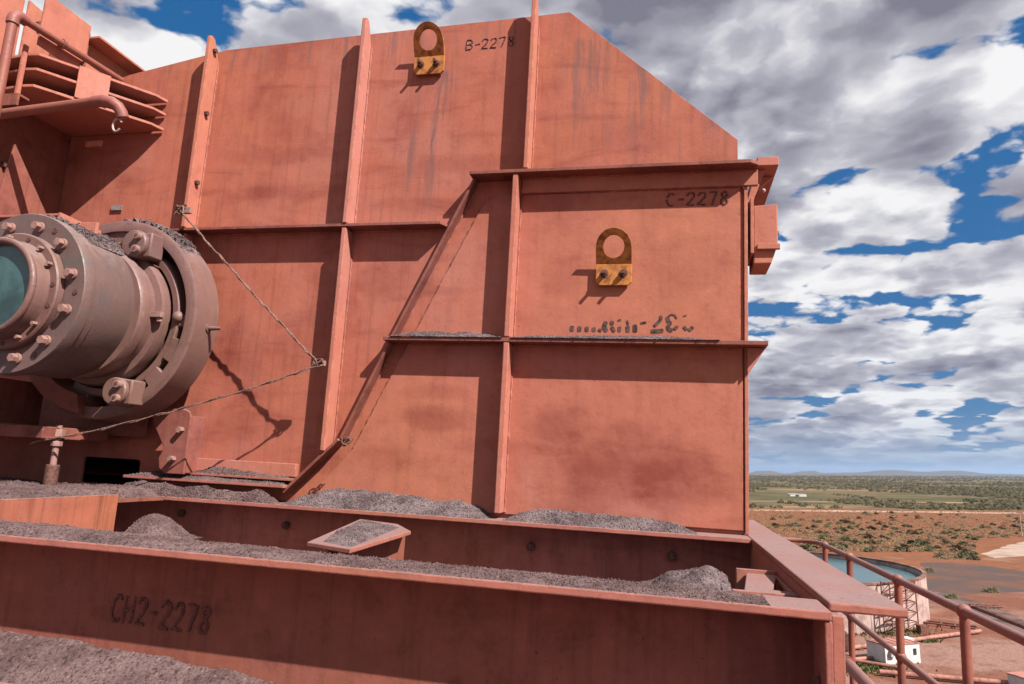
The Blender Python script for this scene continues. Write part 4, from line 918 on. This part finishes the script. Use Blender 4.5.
# site hut and small sheds
def local_box(c, u, v, L, Wd, z0, z1):
    a = [c + u * (sx_ * L / 2) + v * (sy_ * Wd / 2) for sx_, sy_ in ((-1, -1), (1, -1), (1, 1), (-1, 1))]
    return MB().hexa([Vector((p_.x, p_.y, z0)) for p_ in a], [Vector((p_.x, p_.y, z1)) for p_ in a])
white = plain('white_sheet', (0.72, 0.69, 0.67), 0.6, 0.1, 1.2)
dusty_roof = plain('dusty_roof', (0.46, 0.20, 0.16), 0.85, 0.2, 0.8)
dark = plain('dark_opening', (0.05, 0.045, 0.045), 0.5, 0.2, 3)
hc = G(894, 661, 0); u = norm((1, 0.28, 0)); v = Vector((-u.y, u.x, 0))
hu = Thing('site_hut', hc, 'white site hut with a red dusted flat roof beside the tank', 'hut', frame='W')
hu.part('wall', local_box(hc, u, v, 5.0, 2.9, 0, 2.15), white)
hu.part('roof', local_box(hc, u, v, 5.15, 3.05, 2.153, 2.28), dusty_roof)
fc = hc - v * 1.45
hu.part('window', local_box(fc + u * 1.75 - v * 0.02, u, v, 0.45, 0.06, 0.95, 1.65), dark)
hu.part('door', local_box(fc - u * 0.4 - v * 0.02, u, v, 0.85, 0.05, 0.05, 1.95), plain('hut_door', (0.45, 0.42, 0.41), 0.6, 0.2, 2))
hu.part('air_unit', local_box(fc - u * 1.7 - v * 0.22, u, v, 0.7, 0.4, 1.0, 1.6), plain('air_unit_grey', (0.55, 0.53, 0.5), 0.6, 0.2, 3))
for k_ in range(5): hu.part('roof_rib', local_box(hc + u * (-2.2 + 1.1 * k_), u, v, 0.08, 3.06, 2.282, 2.33), dusty_roof)
hc2 = hc + u * 3.3 + v * 1.2
hu2 = Thing('storage_box', hc2, 'small white storage box at the right end of the site hut', 'box', frame='W')
hu2.part('wall', local_box(hc2, u, v, 1.1, 1.1, 0, 2.15), white); hu2.part('roof', local_box(hc2, u, v, 1.2, 1.2, 2.153, 2.22), white)
hc3 = G(1026, 690, 0)
hu3 = Thing('pale_shed', hc3, 'pale shed corner at the bottom right corner', 'shed', frame='W')
hu3.part('wall', local_box(hc3, u, v, 2.2, 2.0, 0, 1.4), white); hu3.part('roof', local_box(hc3, u, v, 2.35, 2.15, 1.403, 1.5), dusty_roof)
# ground pipes
pm = plain('pink_pipe', (0.44, 0.19, 0.145), 0.7, 0.25, 1.5)
def gpipe(a, b_, r, label, z=None):
    p0_, p1_ = G(*a, 0), G(*b_, 0); z = z or r + 0.15
    th = Thing('ground_pipe', p0_, label, 'pipe', frame='W')
    th.part('pipe_run', MB().tube([p0_ + Vector((0, 0, z)), p1_ + Vector((0, 0, z))], r, 12), pm, smooth=True)
    n = 5
    for i in range(n):
        q = p0_.lerp(p1_, (i + 0.5) / n)
        th.part('sleeper', MB().box(q.x - 0.3, q.x + 0.3, q.y - 0.3, q.y + 0.3, 0, z - r * 0.8), tm)
gpipe((800, 658), (981, 634), 0.26, 'long pink pipe passing behind the white hut')
gpipe((800, 668), (893, 659), 0.22, 'pink pipe lying behind the near end of the hut')
gpipe((800, 655), (905, 672), 0.22, 'pink pipe running in front of the hut')
gpipe((880, 676), (1060, 692), 0.28, 'thick pink pipe along the lower edge behind the handrail')
# grid frames lying on the yard
def rack(px, py, L, ang, label):
    c = G(px, py, 0); th = Thing('pipe_rack', c, label, 'rack', frame='W')
    u_ = Vector((math.cos(ang), math.sin(ang), 0)); v_ = Vector((-u_.y, u_.x, 0))
    for s in (-1, 1): th.part('rail_bar', MB().tube([c + u_ * (-L / 2) + v_ * s * 0.8 + Vector((0, 0, 0.4)), c + u_ * (L / 2) + v_ * s * 0.8 + Vector((0, 0, 0.4))], 0.14, 8), tm)
    for k in range(4):
        q = c + u_ * (-L / 2 + L * (k + 0.5) / 4); th.part('cross_bar', MB().tube([q - v_ * 0.8 + Vector((0, 0, 0.4)), q + v_ * 0.8 + Vector((0, 0, 0.4))], 0.10, 8), tm)
        for s in (-1, 1): th.part('leg', MB().tube([q + v_ * s * 0.8, q + v_ * s * 0.8 + Vector((0, 0, 0.3))], 0.08, 6), tm)
rack(948, 627, 7.0, R(-38), 'steel pipe rack on the yard right of the tank')
rack(984, 608, 5.0, R(-10), 'small rusty rack beside the haul road')
single('earth_berm', MB().tube([G(972, 607, 0.0), G(1000, 618, 0.0), G(1040, 634, 0.0), G(1090, 652, 0.0)], 0.55, 8), plain('berm_soil', (0.20, 0.085, 0.06), 0.95, 0.3, 0.8), G(1000, 618, 0), 'low dark earth berm along the haul road', 'berm', frame='W')
# power pole by the right edge
ppx = G(1022, 536, 0)
pl = Thing('power_pole', ppx, 'thin pale pole at the right edge beyond the gravel pad', 'pole', frame='W')
pl.part('pole', MB().cyl(ppx, ppx + Vector((0, 0, 9)), 0.22, 0.15, 8), plain('pole_grey', (0.42, 0.36, 0.33), 0.7, 0.2, 1)); pl.part('crossarm', MB().box(ppx.x - 1.1, ppx.x + 1.1, ppx.y - 0.1, ppx.y + 0.1, 8.2, 8.45), tm)
# far white buildings
for i, (px, py, wd, lab) in enumerate(((795, 496.2, 9, 'left one of two tiny white sheds far out on the plain'), (803, 496.5, 7, 'right one of two tiny white sheds far out on the plain'))):
    c = G(px, py, 0); th = Thing('far_shed', c, lab, 'shed', frame='W', group='white sheds far out on the plain')
    th.part('wall', MB().box(c.x - wd / 2, c.x + wd / 2, c.y, c.y + 6, 0, 1.7), white); th.part('roof', MB().prism([(c.x - wd / 2 - .3, 1.703), (c.x + wd / 2 + .3, 1.703), (c.x + wd / 2 - 1, 2.2), (c.x - wd / 2 + 1, 2.2)], 'y', c.y - .3, c.y + 6.3), white)

# shrubs
def leaf_mat(name, c):
    m, t, b = new_mat(name); co = t.n('ShaderNodeTexCoord').outputs['Object']; n = t.noise(co, 1.4, 4, 0.6)
    oi = t.n('ShaderNodeObjectInfo').outputs['Random']
    col = t.mix(t.ramp(n, 0.38, 0.62), tuple(x * 0.6 for x in c), tuple(x * 1.35 for x in c))
    col = t.mix(t.ramp(oi, 0.0, 1.0, 0, 0.45, False), col, (0.13, 0.085, 0.045))
    paint(t, b, col); t.put(b, 'Roughness', 0.8); t.put(b, 'Specular IOR Level', 0.15); return m
LM = [leaf_mat('olive_leaves', (0.135, 0.130, 0.058)), leaf_mat('grey_green_leaves', (0.185, 0.165, 0.100)), leaf_mat('green_leaves', (0.125, 0.145, 0.052)), leaf_mat('dry_leaves', (0.23, 0.155, 0.090))]
def shrub_geo(mb, c, w, h, n, rnd, sz=0.16):
    for q in range(n):
        while True:
            a = Vector((rnd.uniform(-1, 1), rnd.uniform(-1, 1), rnd.uniform(0, 1)))
            rr_ = Vector((a.x, a.y, a.z * 1.0)).length
            if rr_ < 1 and rnd.random() < 0.25 + 0.75 * rr_: break
        lob = 0.75 + 0.5 * mnoise.noise(Vector((a.x * 1.7 + c[0], a.y * 1.7 + c[1], a.z * 2)))
        p_ = Vector((c[0] + a.x * w * lob, c[1] + a.y * w * lob, c[2] + a.z * h * lob + 0.02))
        d1 = Vector((rnd.gauss(0, 1), rnd.gauss(0, 1), rnd.gauss(0, .8))).normalized() * w * sz * rnd.uniform(.6, 1.4); d2 = d1.orthogonal().normalized() * d1.length * rnd.uniform(.6, 1.1)
        mb.add([p_ - d1, p_ + d2 * .6, p_ + d1, p_ - d2 * .6], [(0, 1, 2, 3)])
protos = []
for i in range(8):
    rnd = random.Random(100 + i); mb = MB(); shrub_geo(mb, (0, 0, 0), 1.0, rnd.uniform(0.7, 1.15), 260, rnd, 0.15)
    for k in range(4):
        a = rnd.uniform(0, 6.28); mb.tube([(0, 0, -0.05), (0.35 * math.cos(a), 0.35 * math.sin(a), 0.5)], [0.05, 0.02], 4)
    protos.append(mb.mesh('shrub', LM[(0, 1, 2, 3, 0, 1, 2, 0)[i]]))
def allowed(px, py):
    if 905 < px and 560 < py < 640: return False
    if px > 975 and 538 < py < 560: return False
    if px < 935 and 552 < py < 640: return False
    return True
rs = random.Random(21); cnt = 0; tries = 0; spots = []
while cnt < 290 and tries < 20000:
    tries += 1
    px = rs.uniform(735, 1075); py = 512 + (rs.random() ** 0.8) * 50
    dens = 0.45 + 0.9 * mnoise.noise(Vector((px * 0.02, py * 0.07, 2.0)))
    # thicker growth in a belt across the middle right
    dens += 0.7 * math.exp(-((px - 905) / 80) ** 2 - ((py - 538) / 14) ** 2)
    if rs.random() > dens or not allowed(px, py): continue
    c = G(px, py, 0); w_ = rs.uniform(0.7, 1.6) * (1.4 if rs.random() < 0.22 else 1) * (c.y / 260) ** 0.35
    o = bpy.data.objects.new('shrub', rs.choice(protos)); COL.objects.link(o)
    o.location = c; o.rotation_euler = (0, 0, rs.uniform(0, 6.28)); o.scale = (w_ * rs.uniform(.9, 1.4), w_, w_ * rs.uniform(.75, 1.1))
    kd = o.data.materials[0].name.split('_leaves')[0].replace('_', ' ')
    where = 'near the pale dirt road' if py < 522 else ('in the scrub belt behind the tank' if py < 542 else 'on the red earth just beyond the tank')
    side = 'at left' if px < 850 else ('midway' if px < 940 else 'at right')
    tag(o, f'{kd} shrub {where}, {side}', 'shrub', f'{kd} shrubs {where} {side}'); cnt += 1
for px, py, s_, lab in ((929, 572, 1.6, 'dark shrub alone on the tailings bed'), (992, 592, 1.5, 'dark small shrub at the near edge of the tailings bed'), (952, 598, 1.3, 'dry shrub between the tailings bed and the haul road')):
    o = bpy.data.objects.new('shrub', protos[0]); COL.objects.link(o); o.location = G(px, py, 0); o.scale = (s_ * 1.3, s_, s_); tag(o, lab, 'shrub')
# grass tufts by the hut
mb = MB(); rg_ = random.Random(4)
for q in range(2600):
    px, py = rg_.choice(((rg_.gauss(858, 22), rg_.gauss(668, 3.5)), (rg_.gauss(928, 5), rg_.gauss(640, 1.2)), (rg_.gauss(880, 25), rg_.gauss(632, 3.0))))
    c = G(px, py, 0); hh = rg_.uniform(0.15, 0.45); a = rg_.uniform(0, 6.28)
    mb.add([c + Vector((math.cos(a) * .12, math.sin(a) * .12, 0)), c - Vector((math.cos(a) * .12, math.sin(a) * .12, 0)), c + Vector((rg_.gauss(0, .12), rg_.gauss(0, .12), hh))], [(0, 1, 2)])
single('grass', mb, leaf_mat('yard_grass', (0.12, 0.14, 0.04)), G(858, 668, 0), 'sparse green grass around the site hut', 'grass', frame='W', kind='stuff')
# the scrub farther out, too many to count
mb = MB(); rf = random.Random(5); fv = []; ff = []
for q in range(19000):
    py = 476.2 + 34 * rf.random() ** 1.7; px = rf.uniform(690, 1110)
    c = G(px, py, 0)
    dn = mnoise.noise(Vector((c.x * 0.004, c.y * 0.0022, 3.0))) + 0.55 * mnoise.noise(Vector((c.x * 0.02, c.y * 0.006, 7.0)))
    if dn < 0.02 + rf.uniform(-.2, .2) - (0.10 if py < 490 else 0): continue
    if abs(py - (508 + 7.5 * (px - 560) / 690)) < 2.2: continue
    w_ = rf.uniform(1.2, 3.0) * (1 + c.y / 2500)
    shrub_geo(mb, (c.x, c.y, 0), w_, w_ * rf.uniform(.7, 1.0), 9, rf, 0.5)
single('scrub', mb, leaf_mat('far_scrub_leaves', (0.080, 0.074, 0.036)), (150, 800, 0), 'olive scrub covering the far plain', 'scrub', frame='W', kind='stuff')
# small dry tussocks between the shrubs
mb = MB()
for q in range(9500):
    px = rf.uniform(725, 1090); py = 510 + 52 * rf.random()
    if not allowed(px, py): continue
    c = G(px, py, 0); w_ = rf.uniform(0.3, 0.8)
    shrub_geo(mb, (c.x, c.y, 0), w_, w_ * 0.8, 7, rf, 0.5)
single('tussocks', mb, leaf_mat('dry_tussock', (0.25, 0.155, 0.085)), (120, 300, 0), 'dry grass tussocks dotted over the red earth', 'grass', frame='W', kind='stuff')
# hills
def hills(name, dist, h, px0, px1, seed, prof, label):
    mb = MB(); n = 260; base = []
    for i in range(n + 1):
        px = px0 + (px1 - px0) * i / n
        d_ = rayW(px, 474); d_.z = 0; d_.normalize()
        hh = h * max(0.04, prof(px) + 0.16 * hnoise(px * 0.02, 0, 1, seed, 5))
        for k, (f_, g_) in enumerate(((0, 0), (0.03, 0.55), (0.055, 1.0), (0.08, 0.9), (0.14, 0))):
            p_ = d_ * dist * (1 + f_); jit = 1 + 0.25 * hnoise(px * 0.08, k, 1, seed + 3)
            mb.v.append((p_.x, p_.y, hh * g_ * (jit if g_ < 1 else 1) - (5 if g_ == 0 else 0)))
    for i in range(n):
        for k in range(4):
            a = i * 5 + k; mb.f.append((a, a + 5, a + 6, a + 1))
    m = plain(name + '_scrub', (0.085, 0.075, 0.045), 0.95, 0.35, 0.004, c2=(0.13, 0.085, 0.055))
    d_ = rayW(880, 474); d_.z = 0; d_.normalize()
    return single(name, mb, m, d_ * dist, label, 'hills', frame='W', kind='structure', smooth=True)
def bumps(*bs): return lambda px: sum(a * math.exp(-((px - c) / w_) ** 4) for c, w_, a in bs)
hills('hill_ridge', 15000, 105, 200, 1500, 3, bumps((925, 52, 0.75), (860, 45, 0.42), (765, 14, 0.62), (806, 11, 0.42), (815, 5, .25), (1000, 55, 0.35), (600, 90, .6), (1200, 120, .6), (400, 100, .5)), 'low blue hills along the horizon')

# ------------------------------------------------------------------ haze over the plain
m = bpy.data.materials.new('haze_air'); m.use_nodes = True; m.node_tree.nodes.clear(); t = NT(m.node_tree)
out = t.n('ShaderNodeOutputMaterial'); pv = t.n('ShaderNodeVolumePrincipled', {'Color': (0.52, 0.70, 1.0, 1.0), 'Density': 3.4e-5, 'Anisotropy': 0.3})
t.L.new(pv.outputs[0], out.inputs['Volume'])
hz = single('haze', MB().box(-50000, 50000, -50000, 50000, -8, 420), m, (0, 0, -8), 'thin blue haze over the far plain', 'haze', frame='W', kind='stuff')
